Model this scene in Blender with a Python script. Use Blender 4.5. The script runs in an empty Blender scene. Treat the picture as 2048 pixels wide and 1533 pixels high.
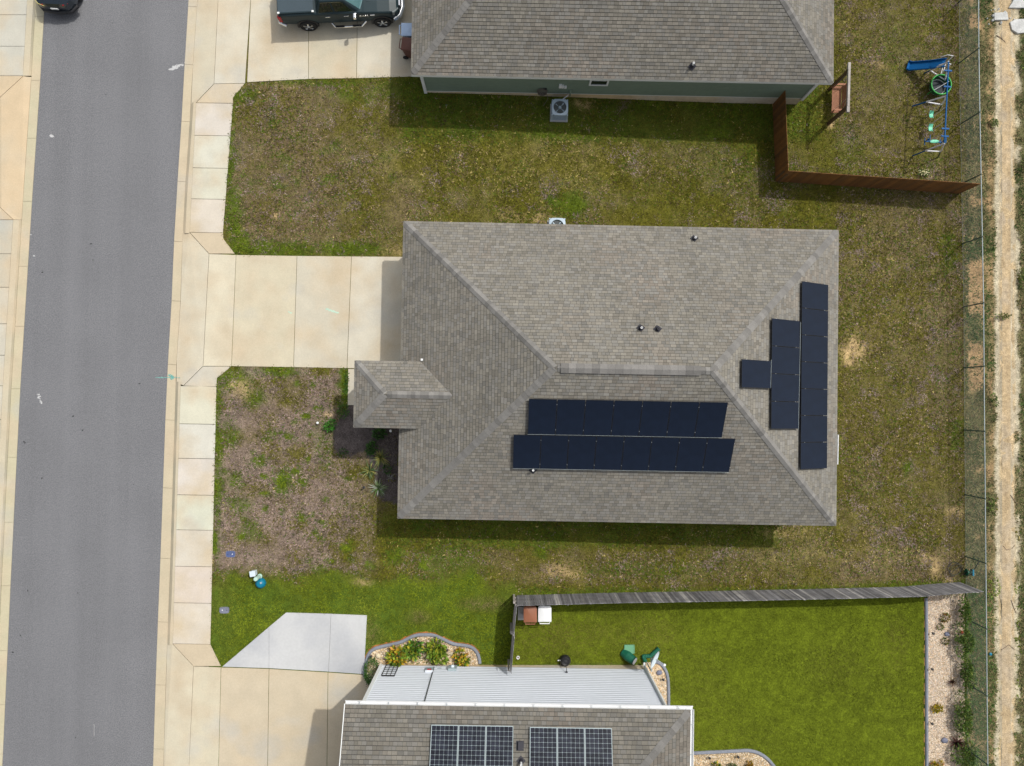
import bpy, bmesh, math, random
import numpy as np
from mathutils import Vector, Matrix, Euler
random.seed(7)
R = math.radians
S = bpy.context.scene
COL = S.collection

# ---------------------------------------------------------------- camera, sky, sun, exposure
F, H = 1515.0, 35.6                      # focal length in photo pixels, flying height in metres
ROT = Euler((R(1.5), R(-0.38), 0)).to_matrix()
cd = bpy.data.cameras.new("camera")
cd.sensor_width = 36; cd.sensor_fit = 'HORIZONTAL'; cd.lens = F/2048*36; cd.clip_end = 2000
cam = bpy.data.objects.new("camera", cd); COL.objects.link(cam)
cam.location = (0, 0, H); cam.rotation_euler = ROT.to_euler(); S.camera = cam
SUN_EL, SUN_AZ = R(55.6), math.atan2(0.497, 0.469)     # azimuth clockwise from +Y
W = bpy.data.worlds.new("World"); S.world = W; W.use_nodes = True
nt = W.node_tree; nt.nodes.clear()
sky = nt.nodes.new("ShaderNodeTexSky"); sky.sky_type = 'NISHITA'; sky.sun_disc = False
sky.sun_elevation = SUN_EL; sky.sun_rotation = SUN_AZ; sky.air_density = 1.0; sky.dust_density = 4.0; sky.ozone_density = 1.0
hs = nt.nodes.new("ShaderNodeHueSaturation"); hs.inputs['Saturation'].default_value = 0.35
bg = nt.nodes.new("ShaderNodeBackground"); bg.inputs[1].default_value = 0.15
wo = nt.nodes.new("ShaderNodeOutputWorld")
nt.links.new(sky.outputs[0], hs.inputs['Color']); nt.links.new(hs.outputs[0], bg.inputs[0]); nt.links.new(bg.outputs[0], wo.inputs[0])
sd = bpy.data.lights.new("sun", 'SUN'); sd.energy = 2.7; sd.angle = R(0.9); sd.color = (1, .965, .90)
sun = bpy.data.objects.new("sun", sd); COL.objects.link(sun)
sdir = Vector((math.sin(SUN_AZ)*math.cos(SUN_EL), math.cos(SUN_AZ)*math.cos(SUN_EL), math.sin(SUN_EL)))
sun.rotation_euler = sdir.to_track_quat('Z', 'Y').to_euler(); sun.location = sdir*60
S.view_settings.view_transform = 'Standard'; S.view_settings.look = 'None'
S.view_settings.exposure = 0.0; S.view_settings.gamma = 1.0; S.view_settings.use_curve_mapping = False
S.cycles.max_bounces = 6; S.cycles.diffuse_bounces = 3; S.cycles.glossy_bounces = 3

# ---------------------------------------------------------------- photogrammetry: photo pixel -> point at a real height
def ray(px, py): return ROT @ Vector(((px-1024)/F, -(py-766.5)/F, -1))
def P(px, py, z=0.0):
    r = ray(px, py); t = (z-H)/r.z
    return Vector((r.x*t, r.y*t, z))
def sstep(a, b, x):
    t = np.clip((np.asarray(x, float)-a)/(b-a), 0, 1); return t*t*(3-2*t)
LB = 0.10                                # lawn level at the street side
def gz(x, y): return LB - 0.55*float(sstep(-4, 13, x))
def G(px, py, h=0.0):                    # point h above the lawn
    z = LB
    for _ in range(5):
        p = P(px, py, z+h); z = gz(p.x, p.y)
    return P(px, py, z+h)
def on_plane(px, py, p0, n):
    r = ray(px, py); o = Vector((0, 0, H)); t = (p0-o).dot(n)/r.dot(n); return o+r*t
RI = np.array(ROT.transposed())
def proj(X, Y, Z):
    X, Y = np.asarray(X, float), np.asarray(Y, float); Z = np.asarray(Z, float)-H
    a = RI[0,0]*X+RI[0,1]*Y+RI[0,2]*Z; b = RI[1,0]*X+RI[1,1]*Y+RI[1,2]*Z; c = RI[2,0]*X+RI[2,1]*Y+RI[2,2]*Z
    return 1024+F*a/-c, 766.5-F*b/-c
def vnoise(X, Y, s, seed):               # smooth value noise in 0..1, cell size s metres
    g = np.random.default_rng(seed).random((256, 256))
    x, y = np.asarray(X)/s+128, np.asarray(Y)/s+128
    i, j = np.floor(x).astype(int), np.floor(y).astype(int); u, v = x-i, y-j
    u, v = u*u*(3-2*u), v*v*(3-2*v); i0, i1, j0, j1 = i % 256, (i+1) % 256, j % 256, (j+1) % 256
    return (g[i0,j0]*(1-u)+g[i1,j0]*u)*(1-v)+(g[i0,j1]*(1-u)+g[i1,j1]*u)*v
def inpoly(X, Y, poly):
    r = np.zeros(np.shape(X), bool); n = len(poly)
    for k in range(n):
        x0, y0 = poly[k]; x1, y1 = poly[(k+1) % n]
        if y0 == y1: continue
        c = ((y0 > Y) != (y1 > Y)) & (X < (x1-x0)*(Y-y0)/(y1-y0)+x0); r ^= c
    return r
def lerp_tab(tab, y):
    ys = [a for a, b in tab]; xs = [b for a, b in tab]
    return np.interp(y, ys, xs)

# ---------------------------------------------------------------- materials
def mat(name, base=(.5,.5,.5), rough=.8, attr=False, var=.12, s1=1.2, s2=25, metal=0, spec=.4, bump=0, bs=60, coat=0, fine=None, tint=None, ts=.5, streak=None, trans=0, tint2=None):
    m = bpy.data.materials.new(name); m.use_nodes = True; t = m.node_tree; n = t.nodes; L = t.links
    b = n['Principled BSDF']; b.inputs['Roughness'].default_value = rough; b.inputs['Metallic'].default_value = metal
    b.inputs['Specular IOR Level'].default_value = spec; b.inputs['Coat Weight'].default_value = coat; b.inputs['Coat Roughness'].default_value = .08
    if trans: b.inputs['Transmission Weight'].default_value = trans
    if attr:
        a = n.new('ShaderNodeAttribute'); a.attribute_name = 'Col'; c = a.outputs['Color']
    else:
        a = n.new('ShaderNodeRGB'); a.outputs[0].default_value = (*base, 1); c = a.outputs[0]
    geo = n.new('ShaderNodeNewGeometry'); pos = geo.outputs['Position']
    if not attr or True:
        tc = n.new('ShaderNodeTexCoord'); obj = tc.outputs['Object']
    def noise(scale, det=3, vec=None):
        q = n.new('ShaderNodeTexNoise'); q.inputs['Scale'].default_value = scale; q.inputs['Detail'].default_value = det
        L.new(vec or obj, q.inputs['Vector']); return q.outputs['Fac']
    def mapr(f, lo, hi, a0=.3, a1=.7):
        q = n.new('ShaderNodeMapRange'); q.inputs[1].default_value = a0; q.inputs[2].default_value = a1
        q.inputs[3].default_value = lo; q.inputs[4].default_value = hi; L.new(f, q.inputs[0]); return q.outputs[0]
    def mul(c, f):
        q = n.new('ShaderNodeMix'); q.data_type = 'RGBA'; q.blend_type = 'MULTIPLY'; q.inputs[0].default_value = 1
        L.new(c, q.inputs[6]); L.new(f, q.inputs[7]); return q.outputs[2]
    if tint:
        q = n.new('ShaderNodeMix'); q.data_type = 'RGBA'; L.new(c, q.inputs[6]); q.inputs[7].default_value = (*tint, 1)
        L.new(mapr(noise(ts, 4), 0, 1, .42, .68), q.inputs[0]); c = q.outputs[2]
    if tint2:
        q = n.new('ShaderNodeMix'); q.data_type = 'RGBA'; L.new(c, q.inputs[6]); q.inputs[7].default_value = (*tint2, 1)
        L.new(mapr(noise(.42, 5), 0, .55, .56, .74), q.inputs[0]); c = q.outputs[2]
    if var:
        c = mul(c, mapr(noise(s1), 1-var, 1+var)); c = mul(c, mapr(noise(s2), 1-var, 1+var))
    if fine: c = mul(c, mapr(noise(fine[0], 1), 1-fine[1], 1+fine[1]))
    if streak:
        mp = n.new('ShaderNodeMapping'); mp.inputs['Scale'].default_value = streak[0]; L.new(obj, mp.inputs['Vector'])
        c = mul(c, mapr(noise(1, 3, mp.outputs[0]), 1-streak[1], 1+streak[1]))
    L.new(c, b.inputs['Base Color'])
    if bump:
        q = n.new('ShaderNodeBump'); q.inputs['Strength'].default_value = bump; q.inputs['Distance'].default_value = .02
        L.new(noise(bs, 3), q.inputs['Height']); L.new(q.outputs[0], b.inputs['Normal'])
    return m
M = {}
M['ground'] = mat('soil_and_thatch', attr=True, rough=.95, var=.28, s1=2.5, s2=14, fine=(45, .45), spec=.05, bump=.5, bs=30)
M['grass'] = mat('grass_blades', attr=True, rough=.85, var=.12, s1=2, s2=9, spec=.12)
M['asphalt'] = mat('asphalt', (.162, .164, .172), rough=.9, var=.05, s1=.35, s2=6, fine=(26, .36), spec=.25, bump=.35, bs=60, streak=((1.1, .03, 1), .055))
M['concrete'] = mat('concrete', attr=True, rough=.85, var=.05, s1=1.3, s2=20, spec=.25, tint=(.49, .41, .29), ts=.55, tint2=(.40, .405, .385), fine=(70, .05), bump=.1, bs=40)
M['newconc'] = mat('new_concrete', (.49, .495, .495), rough=.85, var=.035, s1=.9, s2=9, tint=(.36, .37, .39), ts=.45, tint2=(.30, .31, .33), spec=.25)
M['shingle'] = mat('asphalt_shingles', attr=True, rough=.95, var=.05, s1=.5, s2=5, fine=(70, .18), spec=.15)
M['fascia'] = mat('white_trim', (.72, .74, .74), rough=.5, var=.03)
M['siding_white'] = mat('white_vinyl_siding', (.60, .635, .69), rough=.5, var=.02, s1=.6, s2=5)
M['siding_green'] = mat('green_lap_siding', (.165, .220, .170), rough=.7, var=.05, s1=.6, s2=5)
M['siding_tan'] = mat('tan_siding', (.42, .38, .31), rough=.7, var=.05)
M['foundation'] = mat('slab_edge_concrete', (.56, .43, .25), rough=.9, var=.10, s1=.9, s2=6, tint=(.54, .54, .52), ts=.2)
M['glass'] = mat('window_glass', (.02, .03, .028), rough=.05, var=0, spec=.8)
M['pv'] = mat('black_panel_glass', (.006, .011, .024), rough=.14, var=.1, spec=.22, s1=.5, s2=3)
M['pvframe'] = mat('black_anodised_frame', (.012, .014, .02), rough=.35, var=.05)
M['alu'] = mat('aluminium', (.62, .63, .64), rough=.35, metal=.8, var=.03)
M['vent'] = mat('black_rubber_flashing', (.02, .02, .028), rough=.6, var=.1)
M['white'] = mat('white_plastic', (.75, .76, .76), rough=.4, var=.03)
M['steel'] = mat('galvanised_steel', (.52, .56, .58), rough=.45, metal=.6, var=.08)
M['railgrey'] = mat('dull_galvanised_rail', (.34, .39, .40), rough=.6, metal=.2, var=.08)
M['postdark'] = mat('coated_post', (.07, .105, .085), rough=.5, var=.05)
M['wire'] = mat('green_coated_wire', (.19, .23, .20), rough=.6, var=.1)
M['picket_brown'] = mat('stained_pickets', attr=True, rough=.8, var=.12, s1=2, s2=30)
M['wood_grey'] = mat('weathered_pickets', attr=True, rough=.9, var=.2, s1=2, s2=25, streak=((30, 30, 1.2), .25))
M['wood_light'] = mat('grey_timber', (.36, .33, .30), rough=.85, var=.15, streak=((25, 1.5, 25), .15))
M['wood_dark'] = mat('dark_brown_timber', (.10, .06, .030), rough=.8, var=.15)
M['wood_red'] = mat('cedar_slats', (.30, .135, .075), rough=.75, var=.12, s1=3, s2=30)
M['blue'] = mat('blue_paint', (.004, .085, .25), rough=.5, spec=.15, var=.06)
M['mint'] = mat('mint_plastic', (.13, .52, .34), rough=.4, var=.05)
M['netting'] = mat('dark_green_netting', (.012, .09, .03), rough=.8, var=.1)
M['green'] = mat('green_padding', (.03, .36, .06), rough=.45, var=.08)
M['dkgreen'] = mat('dark_green_plastic', (.008, .105, .06), rough=.4, var=.08)
M['black'] = mat('black_plastic', (.018, .018, .02), rough=.45, var=.08)
M['mat'] = mat('trampoline_mat', (.022, .028, .036), rough=.7, var=.1)
M['acgrey'] = mat('grey_painted_steel', (.37, .46, .54), rough=.45, var=.04)
M['acdark'] = mat('dark_louvred_coil', (.085, .09, .10), rough=.6, var=.15, s1=3, s2=40)
M['teal'] = mat('teal_plastic', (.004, .16, .26), rough=.35, var=.06)
M['palegreen'] = mat('pale_green_plastic', (.42, .60, .52), rough=.4, var=.04)
M['clearmint'] = mat('faded_green_plastic', (.14, .34, .20), rough=.4, var=.06)
M['lidblue'] = mat('blue_grey_lid', (.07, .10, .23), rough=.7, var=.15)
M['lidgrey'] = mat('grey_lid', (.17, .18, .24), rough=.8, var=.12)
M['binblue'] = mat('pale_blue_plastic', (.43, .56, .76), rough=.45, var=.05)
M['binbrown'] = mat('dark_brown_plastic', (.13, .05, .035), rough=.5, var=.06)
M['binrust'] = mat('rust_brown_plastic', (.27, .105, .055), rough=.5, var=.06)
M['truck'] = mat('dark_green_metallic_paint', (.020, .036, .042), rough=.38, metal=0, var=.03, coat=0, spec=.22)
M['truckside'] = M['truck']
M['cover'] = mat('slate_vinyl_cover', (.036, .057, .071), rough=.6, var=.06)
M['tyre'] = mat('tyre_rubber', (.015, .015, .015), rough=.85, var=.1)
M['chrome'] = mat('chrome', (.8, .82, .83), rough=.15, metal=1, var=0)
M['carglass'] = mat('car_glass', (.012, .02, .018), rough=.03, var=0, spec=1)
M['windscreen'] = mat('windscreen_glass', (.09, .18, .19), rough=.05, var=.1, spec=1)
M['red'] = mat('red_lens', (.42, .012, .02), rough=.2, var=.05)
M['lens'] = mat('clear_lens', (.17, .19, .19), rough=.15, var=.5, s1=9, s2=30, metal=0)
M['carblue'] = mat('dark_navy_paint', (.012, .022, .032), rough=.25, metal=.3, coat=1, var=.04)
M['blueglass'] = mat('blue_glass', (.01, .06, .20), rough=.1, var=.1, spec=.8)
M['yellow'] = mat('pale_yellow', (.55, .47, .16), rough=.4, var=.05)
M['leaf'] = mat('leaves', attr=True, rough=.55, var=.12, s1=6, s2=30, spec=.3)
M['stem'] = mat('brown_twig', (.19, .14, .10), rough=.9, var=.2)
M['stones'] = mat('river_gravel', attr=True, rough=.85, var=.12, s1=5, s2=30, spec=.2)
M['edging'] = mat('grey_concrete_edging', (.20, .215, .25), rough=.85, var=.10, s1=2, s2=15)
M['rock'] = mat('pale_boulder', (.62, .54, .38), rough=.85, var=.18, s1=6, s2=20)
M['tanclay'] = mat('tan_soil_edge', (.36, .22, .07), rough=.95, var=.3, s1=3, s2=12)
M['redclay'] = mat('orange_clay_edge', (.36, .13, .04), rough=.95, var=.3, s1=3, s2=12)
M['track'] = mat('sandy_track', attr=True, rough=.95, var=.16, s1=1.1, s2=6, tint=(.33, .27, .19), ts=1.1, fine=(24, .2), streak=((5, .5, 1), .12), spec=.1, bump=.5, bs=12)
M['slabpale'] = mat('broken_pale_concrete', (.48, .485, .47), rough=.9, var=.14, s1=2, s2=15, bump=.4, bs=15)
M['paintw'] = mat('white_paint_spill', (.46, .46, .46), rough=.7, var=.06)
M['paintt'] = mat('turquoise_marking_paint', (.14, .36, .32), rough=.8, var=.2, s1=3, s2=20)
M['paintm'] = mat('faint_mint_chalk', (.44, .60, .48), rough=.9, var=.12)
M['dishblue'] = mat('pale_grey_dish', (.55, .63, .68), rough=.45, var=.04)
M['metergrey'] = mat('meter_enclosure', (.30, .37, .39), rough=.45, var=.05)
M['cable'] = mat('dark_cable', (.05, .055, .05), rough=.6, var=.1)
M['terracotta'] = mat('terracotta_red', (.34, .06, .03), rough=.7, var=.1)
M['whitemesh'] = mat('white_powder_coat', (.66, .66, .68), rough=.4, var=.04)
M['hose'] = mat('brown_garden_hose', (.12, .10, .085), rough=.6, var=.2)

# ---------------------------------------------------------------- mesh builder
class MB:
    def __init__(s): s.v = []; s.f = []; s.c = []; s.mi = []; s.cur = (1, 1, 1); s.m = 0
    def add(s, vs, fs, col=None):
        o = len(s.v); s.v += [tuple(v) for v in vs]
        for f in fs:
            s.f.append(tuple(i+o for i in f)); s.c.append(col or s.cur); s.mi.append(s.m)
    def poly(s, pts, col=None): s.add(pts, [tuple(range(len(pts)))], col)
    def box(s, c, d, rz=0, mtx=None, col=None):
        x, y, z = d[0]/2, d[1]/2, d[2]/2
        vs = [Vector((a*x, b*y, e*z)) for e in (-1, 1) for a, b in ((-1,-1),(1,-1),(1,1),(-1,1))]
        m = mtx.to_3x3() if mtx else Matrix.Rotation(rz, 3, 'Z'); c = Vector(c)
        s.add([m @ v+c for v in vs], [(3,2,1,0),(4,5,6,7),(0,1,5,4),(1,2,6,5),(2,3,7,6),(3,0,4,7)], col)
    def prism(s, pts, z0, z1, col=None, bottom=True):        # pts: ccw list of (x,y[,ztop])
        n = len(pts)
        if sum(pts[i][0]*pts[(i+1) % n][1]-pts[(i+1) % n][0]*pts[i][1] for i in range(n)) < 0: pts = pts[::-1]
        vs = [(p[0], p[1], z0) for p in pts]+[(p[0], p[1], p[2] if (len(p) > 2 and z1 is None) else z1) for p in pts]
        fs = [tuple(range(n, 2*n))]+[(i, (i+1) % n, n+(i+1) % n, n+i) for i in range(n)]
        if bottom: fs.append(tuple(range(n-1, -1, -1)))
        s.add(vs, fs, col)
    def tube(s, pts, r, n=6, col=None, cap=True):
        pts = [Vector(p) for p in pts]; m = len(pts); rr = r if isinstance(r, (list, tuple)) else [r]*m
        vs = []; pu = None
        for i, p in enumerate(pts):
            d = (pts[min(i+1, m-1)]-pts[max(i-1, 0)]).normalized()
            u = d.cross(Vector((0, 0, 1)))
            if u.length < 1e-3: u = d.cross(Vector((1, 0, 0)))
            u.normalize()
            if pu is not None and u.dot(pu) < 0: u = -u
            pu = u; w = d.cross(u)
            vs += [p+(u*math.cos(2*math.pi*k/n)+w*math.sin(2*math.pi*k/n))*rr[i] for k in range(n)]
        fs = [(i*n+k, i*n+(k+1) % n, (i+1)*n+(k+1) % n, (i+1)*n+k) for i in range(m-1) for k in range(n)]
        if cap: fs += [tuple(range(n-1, -1, -1)), tuple(range((m-1)*n, m*n))]
        s.add(vs, fs, col)
    def bar(s, a, b, w, h, col=None):                        # rectangular bar from a to b
        a, b = Vector(a), Vector(b); d = (b-a); L = d.length; d.normalize()
        u = d.cross(Vector((0, 0, 1)))
        if u.length < 1e-3: u = Vector((1, 0, 0))
        u.normalize(); v = u.cross(d); m = Matrix((d, u, v)).transposed()
        s.box((a+b)/2, (L, w, h), mtx=m, col=col)
    def lathe(s, prof, c=(0,0,0), n=20, axis='Z', col=None, cap=True):
        vs = []; c = Vector(c)
        for r, z in prof:
            for k in range(n):
                a = 2*math.pi*k/n; x, y = r*math.cos(a), r*math.sin(a)
                vs.append(c+(Vector((x, y, z)) if axis == 'Z' else Vector((x, z, y)) if axis == 'Y' else Vector((z, x, y))))
        m = len(prof)
        fs = [(i*n+k, i*n+(k+1) % n, (i+1)*n+(k+1) % n, (i+1)*n+k) for i in range(m-1) for k in range(n)]
        if cap and prof[0][0] > 1e-6: fs.append(tuple(range(n-1, -1, -1)))
        if cap and prof[-1][0] > 1e-6: fs.append(tuple(range((m-1)*n, m*n)))
        s.add(vs, fs, col)
    def torus(s, c, Rr, r, n=32, m=6, mtx=None, arc=2*math.pi):
        c = Vector(c); k = int(n); pts = [Vector((Rr*math.cos(arc*i/k), Rr*math.sin(arc*i/k), 0)) for i in range(k+1)]
        s.tube([(mtx @ p if mtx else p)+c for p in pts], r, m, cap=arc < 6.28)
    def ball(s, c, d, n=8, m=6, jit=0, col=None):
        vs = []; c = Vector(c)
        for i in range(m+1):
            t = math.pi*i/m
            for k in range(n):
                a = 2*math.pi*k/n; q = 1+random.uniform(-jit, jit)
                vs.append(c+Vector((d[0]*math.sin(t)*math.cos(a)*q, d[1]*math.sin(t)*math.sin(a)*q, d[2]*math.cos(t)*q)))
        s.add(vs, [(i*n+k, (i+1)*n+k, (i+1)*n+(k+1) % n, i*n+(k+1) % n) for i in range(m) for k in range(n)], col)
    def build(s, name, mats, parent=None, smooth=None, bevel=0, local=False, recalc=True):
        if not isinstance(mats, (list, tuple)): mats = [mats]
        off = Vector((0, 0, 0))
        if parent is not None and not local:
            q = parent
            while q.parent: q = q.parent
            off = q.location.copy()
        me = bpy.data.meshes.new(name)
        me.from_pydata([(v[0]-off.x, v[1]-off.y, v[2]-off.z) for v in s.v], [], s.f)
        for m in mats: me.materials.append(M[m] if isinstance(m, str) else m)
        if len(mats) > 1: me.polygons.foreach_set('material_index', s.mi)
        ca = me.color_attributes.new('Col', 'FLOAT_COLOR', 'CORNER')
        lt = np.zeros(len(me.polygons), int); me.polygons.foreach_get('loop_total', lt)
        cc = np.ones((len(s.f), 4)); cc[:, :3] = np.array(s.c)[:, :3]
        ca.data.foreach_set('color', np.repeat(cc, lt, axis=0).ravel())
        if recalc and len(s.f) < 30000:
            bm = bmesh.new(); bm.from_mesh(me); bmesh.ops.recalc_face_normals(bm, faces=bm.faces); bm.to_mesh(me); bm.free()
        if smooth is not None:
            me.polygons.foreach_set('use_smooth', [True]*len(me.polygons)); me.set_sharp_from_angle(angle=R(smooth))
        o = bpy.data.objects.new(name, me); COL.objects.link(o)
        if parent is not None: o.parent = parent
        if bevel:
            b = o.modifiers.new('bevel', 'BEVEL'); b.width = bevel; b.segments = 2; b.limit_method = 'ANGLE'
        return o
def tag(o, label, cat, group=None):
    o['label'] = label; o['category'] = cat
    if group: o['group'] = group
    return o
def struct(o, kind='structure'): o['kind'] = kind; return o
def thing(name, loc, label, cat, group=None, rz=0):
    o = bpy.data.objects.new(name, None); o.empty_display_size = .2; COL.objects.link(o)
    o.location = loc; o.rotation_euler = (0, 0, rz); return tag(o, label, cat, group)
def copy_tree(o, parent=None):
    c = o.copy(); COL.objects.link(c); c.parent = parent
    for ch in list(o.children): copy_tree(ch, c)
    return c
ORD = ['first','second','third','fourth','fifth','sixth','seventh','eighth']

# ================================================================ SETTING: road, kerbs, slabs
AR = [(-1000,434),(0,377),(130,369),(209,365),(400,352.5),(483,348),(602,343),(721,336),(800,332),(1180,318.5),(1290,313.5),(1533,306),(2600,272)]   # asphalt, house side
GR = [(-1000,452),(0,395),(130,386),(209,382),(400,368.5),(483,365),(602,361),(721,353),(800,350.5),(1180,339),(1290,334),(1533,327),(2600,293)]   # gutter outer line
AL = [(-1000,146.5),(0,89.5),(150,81),(400,64),(800,39),(1180,20.4),(1533,4.5),(2600,-54)]                    # asphalt, far side
a_r = lambda y: float(lerp_tab(AR, y)); g_r = lambda y: float(lerp_tab(GR, y)); a_l = lambda y: float(lerp_tab(AL, y))
ys = [-4000,-1000,-300,0,130,209,400,483,602,721,800,1000,1180,1290,1533,1900,2600,5000]
mb = MB()
for y0, y1 in zip(ys, ys[1:]):
    mb.poly([P(a_l(y1), y1, 0), P(a_r(y1)+1, y1, 0), P(a_r(y0)+1, y0, 0), P(a_l(y0), y0, 0)])
struct(mb.build('road', 'asphalt'))

def cc():
    k = random.uniform(.93, 1.06); w = random.uniform(-.03, .03)
    return (.525*k, (.482-w*.3)*k, (.378-w)*k)
def slab(mb, pts, gap=.012, zt=.125, zb=.0, zs=None, col=None):
    w = [P(x, y, zt) for x, y in pts]
    if zs: w = [P(x, y, z) for (x, y), z in zip(pts, zs)]
    c = sum(w, Vector())/len(w); out = []
    n = len(w)
    for i, p in enumerate(w):                       # inset each corner along its bisector
        d1 = (w[i-1]-p).to_2d().normalized(); d2 = (w[(i+1) % n]-p).to_2d().normalized()
        b = d1+d2
        if b.length < .05: b = (c-p).to_2d().normalized()*1.0
        else:
            b.normalize(); sn = abs(d1.x*d2.y-d1.y*d2.x)/ (1e-6+ (d1+d2).length) ; b = b*min(3, 1/max(sn, .35))*.9
            if b.dot((c-p).to_2d()) < 0: b = -b
        out.append((p.x+b.x*gap, p.y+b.y*gap, p.z))
    mb.prism(out, zb, None, col or cc())

side = MB(); drive_n = MB(); drive_m = MB(); drive_s = MB(); pans = MB(); kerb = MB(); pad = MB(); farside = MB()
XL1 = lambda y: 392-(y-206)*13/259; XR1 = lambda y: 466-(y-206)*20/259
XL2 = lambda y: 361-(y-772)*16/516; XR2 = lambda y: 433-(y-775)*12/513
for js, xl, xr in (([206,271,336,398,465], XL1, XR1), ([772,848,917,990,1060,1133,1206,1288], XL2, XR2)):
    for y0, y1 in zip(js, js[1:]):
        slab(side, [(xl(y0), y0), (xr(y0), y0+1.2), (xr(y1), y1+1.2), (xl(y1), y1)], col=tuple(v*random.uniform(.99,1.08) for v in (.53,.495,.415)))
FL = (.50,.42,.30)
slab(side, [(392,206),(428,168),(490,167),(466,196),(466,207)], col=FL)
slab(side, [(379,465),(446,466),(447,478),(470,508),(418,508)], col=FL)
slab(side, [(406,733),(463,733),(434,757),(433,775),(367,772)])
slab(side, [(345,1288),(421,1289),(442,1333),(387,1333)], col=FL)
struct(side.build('sidewalk', 'concrete'))
lo = .03
slab(drive_n, [(g_r(-60),-60),(g_r(0),0),(g_r(130),130),(g_r(209),209),(391,207),(428,168),(436,0),(439,-60)], zs=[lo,lo,lo,lo,.1,.125,.125,.125])
slab(drive_n, [(439,-60),(428,168),(490,167),(501,0),(504,-60)])
slab(drive_n, [(504,-60),(494,165),(617,158.5),(617,-60)]); slab(drive_n, [(617,-60),(617,158.5),(713,157),(716,-60)]); slab(drive_n, [(716,-60),(713,157),(850,153),(850,-60)])
struct(drive_n.build('driveway', 'concrete'))
slab(drive_m, [(366,457),(379,465),(418,508),(406,733),(367,772),(352.5,765),(g_r(721),721),(g_r(602),602),(g_r(483),483)], zs=[lo,.1,.125,.125,.1,lo,lo,lo,lo])
slab(drive_m, [(418,508),(472,510),(463,733),(406,733)])
slab(drive_m, [(472,510),(594,512),(587,735),(463,733)]); slab(drive_m, [(594,512),(703,513),(694,737),(587,735)]); slab(drive_m, [(703,513),(840,514),(836,740),(694,737)])
slab(drive_m, [(696,738),(836,741),(836,812),(695,811)])
struct(drive_m.build('driveway', 'concrete'))
TN = (.50,.43,.315)
slab(drive_s, [(g_r(1282),1282),(345,1288),(387,1333),(378,1533),(375,1610),(g_r(1610),1610),(g_r(1533),1533)], zs=[lo,.1,.125,.125,.125,lo,lo])
slab(drive_s, [(387,1333),(442,1335),(437,1533),(435,1610),(375,1610),(378,1533)])
slab(drive_s, [(442,1335),(538,1338),(534,1610),(435,1610)], col=TN); slab(drive_s, [(538,1338),(656,1345),(653,1610),(534,1610)], col=TN); slab(drive_s, [(656,1345),(727,1350),(800,1352),(800,1610),(653,1610)], col=TN)
struct(drive_s.build('driveway', 'concrete'))
for q in ([(444,1334),(538,1254),(538,1337)], [(538,1254),(572,1225.5),(662,1228),(657,1344),(538,1337)], [(662,1228),(734,1231),(728,1349),(657,1344)]):
    slab(pad, q, gap=.006, zt=.135)
struct(pad.build('parking_pad', 'newconc'))
jr = [-400,-240,-120,13,129,243,363,483,602,729,840,976,1117,1244,1370,1498,1620,1740]
for y0, y1 in zip(jr, jr[1:]): slab(pans, [(a_r(y0), y0), (g_r(y0), y0+1), (g_r(y1), y1+1), (a_r(y1), y1)], zt=.022, zb=-.05, gap=.007, col=(.47,.41,.29))
jl = [-400,-220,-95,33,161,277,403,533,653,778,915,1045,1172,1302,1410,1509,1640,1760]
for y0, y1 in zip(jl, jl[1:]): slab(pans, [(a_l(y0)-18, y0), (a_l(y0), y0), (a_l(y1), y1), (a_l(y1)-18, y1)], zt=.022, zb=-.05, gap=.007, col=(.46,.42,.29))
struct(pans.build('gutter', 'concrete'))
def kerb_run(mb, edge, off, ylist, sgn, reach=None):        # sloped kerb face, then a flat top
    for y0, y1 in zip(ylist, ylist[1:]):
        for d0, d1, z0, z1 in ((0, 5, .012, .115), (5, off, .115, .122)):
            e0 = reach(y0)-edge(y0) if reach and d0 else d1; e1 = reach(y1)-edge(y1) if reach and d0 else d1
            a, b, c, d = P(edge(y0)+sgn*d0, y0, z0), P(edge(y0)+sgn*e0, y0, z1), P(edge(y1)+sgn*e1, y1, z1), P(edge(y1)+sgn*d0, y1, z0)
            mb.poly([a, d, c, b] if sgn > 0 else [a, b, c, d], (.36,.33,.245) if d0 == 0 else (.47,.42,.31))  # kerb face shade painted in as a darker colour than the top
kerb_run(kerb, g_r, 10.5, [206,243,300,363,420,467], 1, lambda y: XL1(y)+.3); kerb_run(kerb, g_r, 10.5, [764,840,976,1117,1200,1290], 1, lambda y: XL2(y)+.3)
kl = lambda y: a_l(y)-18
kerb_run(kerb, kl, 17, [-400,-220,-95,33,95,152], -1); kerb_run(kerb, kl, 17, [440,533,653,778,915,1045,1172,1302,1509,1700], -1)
struct(kerb.build('kerb', 'concrete', recalc=False))
fl = lambda y: a_l(y)-35
GC = (.42,.405,.34)
jf = [-400,-300,-210,-120,-40,30,93,152]
for y0, y1 in zip(jf, jf[1:]): slab(farside, [(fl(y0), y0), (fl(y1), y1), (-90, y1), (-90, y0)], col=(.46,.445,.38))
jf = [440,508,575,648,711,772,840,910,980,1050,1120]
for i, (y0, y1) in enumerate(zip(jf, jf[1:])): slab(farside, [(fl(y0), y0), (fl(y1), y1), (-90, y1), (-90, y0)], col=GC if i < 2 else (.48,.45,.37))
OR_ = (.52,.41,.27)
slab(farside, [(kl(152),154),(47,152),(0,195),(0,415),(27,440),(kl(440),440),(kl(300),300)], zs=[.03,.1,.12,.12,.1,.03,.03], col=OR_)
slab(farside, [(47,152),(-90,152),(-90,195),(0,195)], col=OR_); slab(farside, [(27,440),(0,415),(-90,415),(-90,440)], col=OR_); slab(farside, [(0,195),(-90,195),(-90,415),(0,415)], col=OR_)
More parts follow.
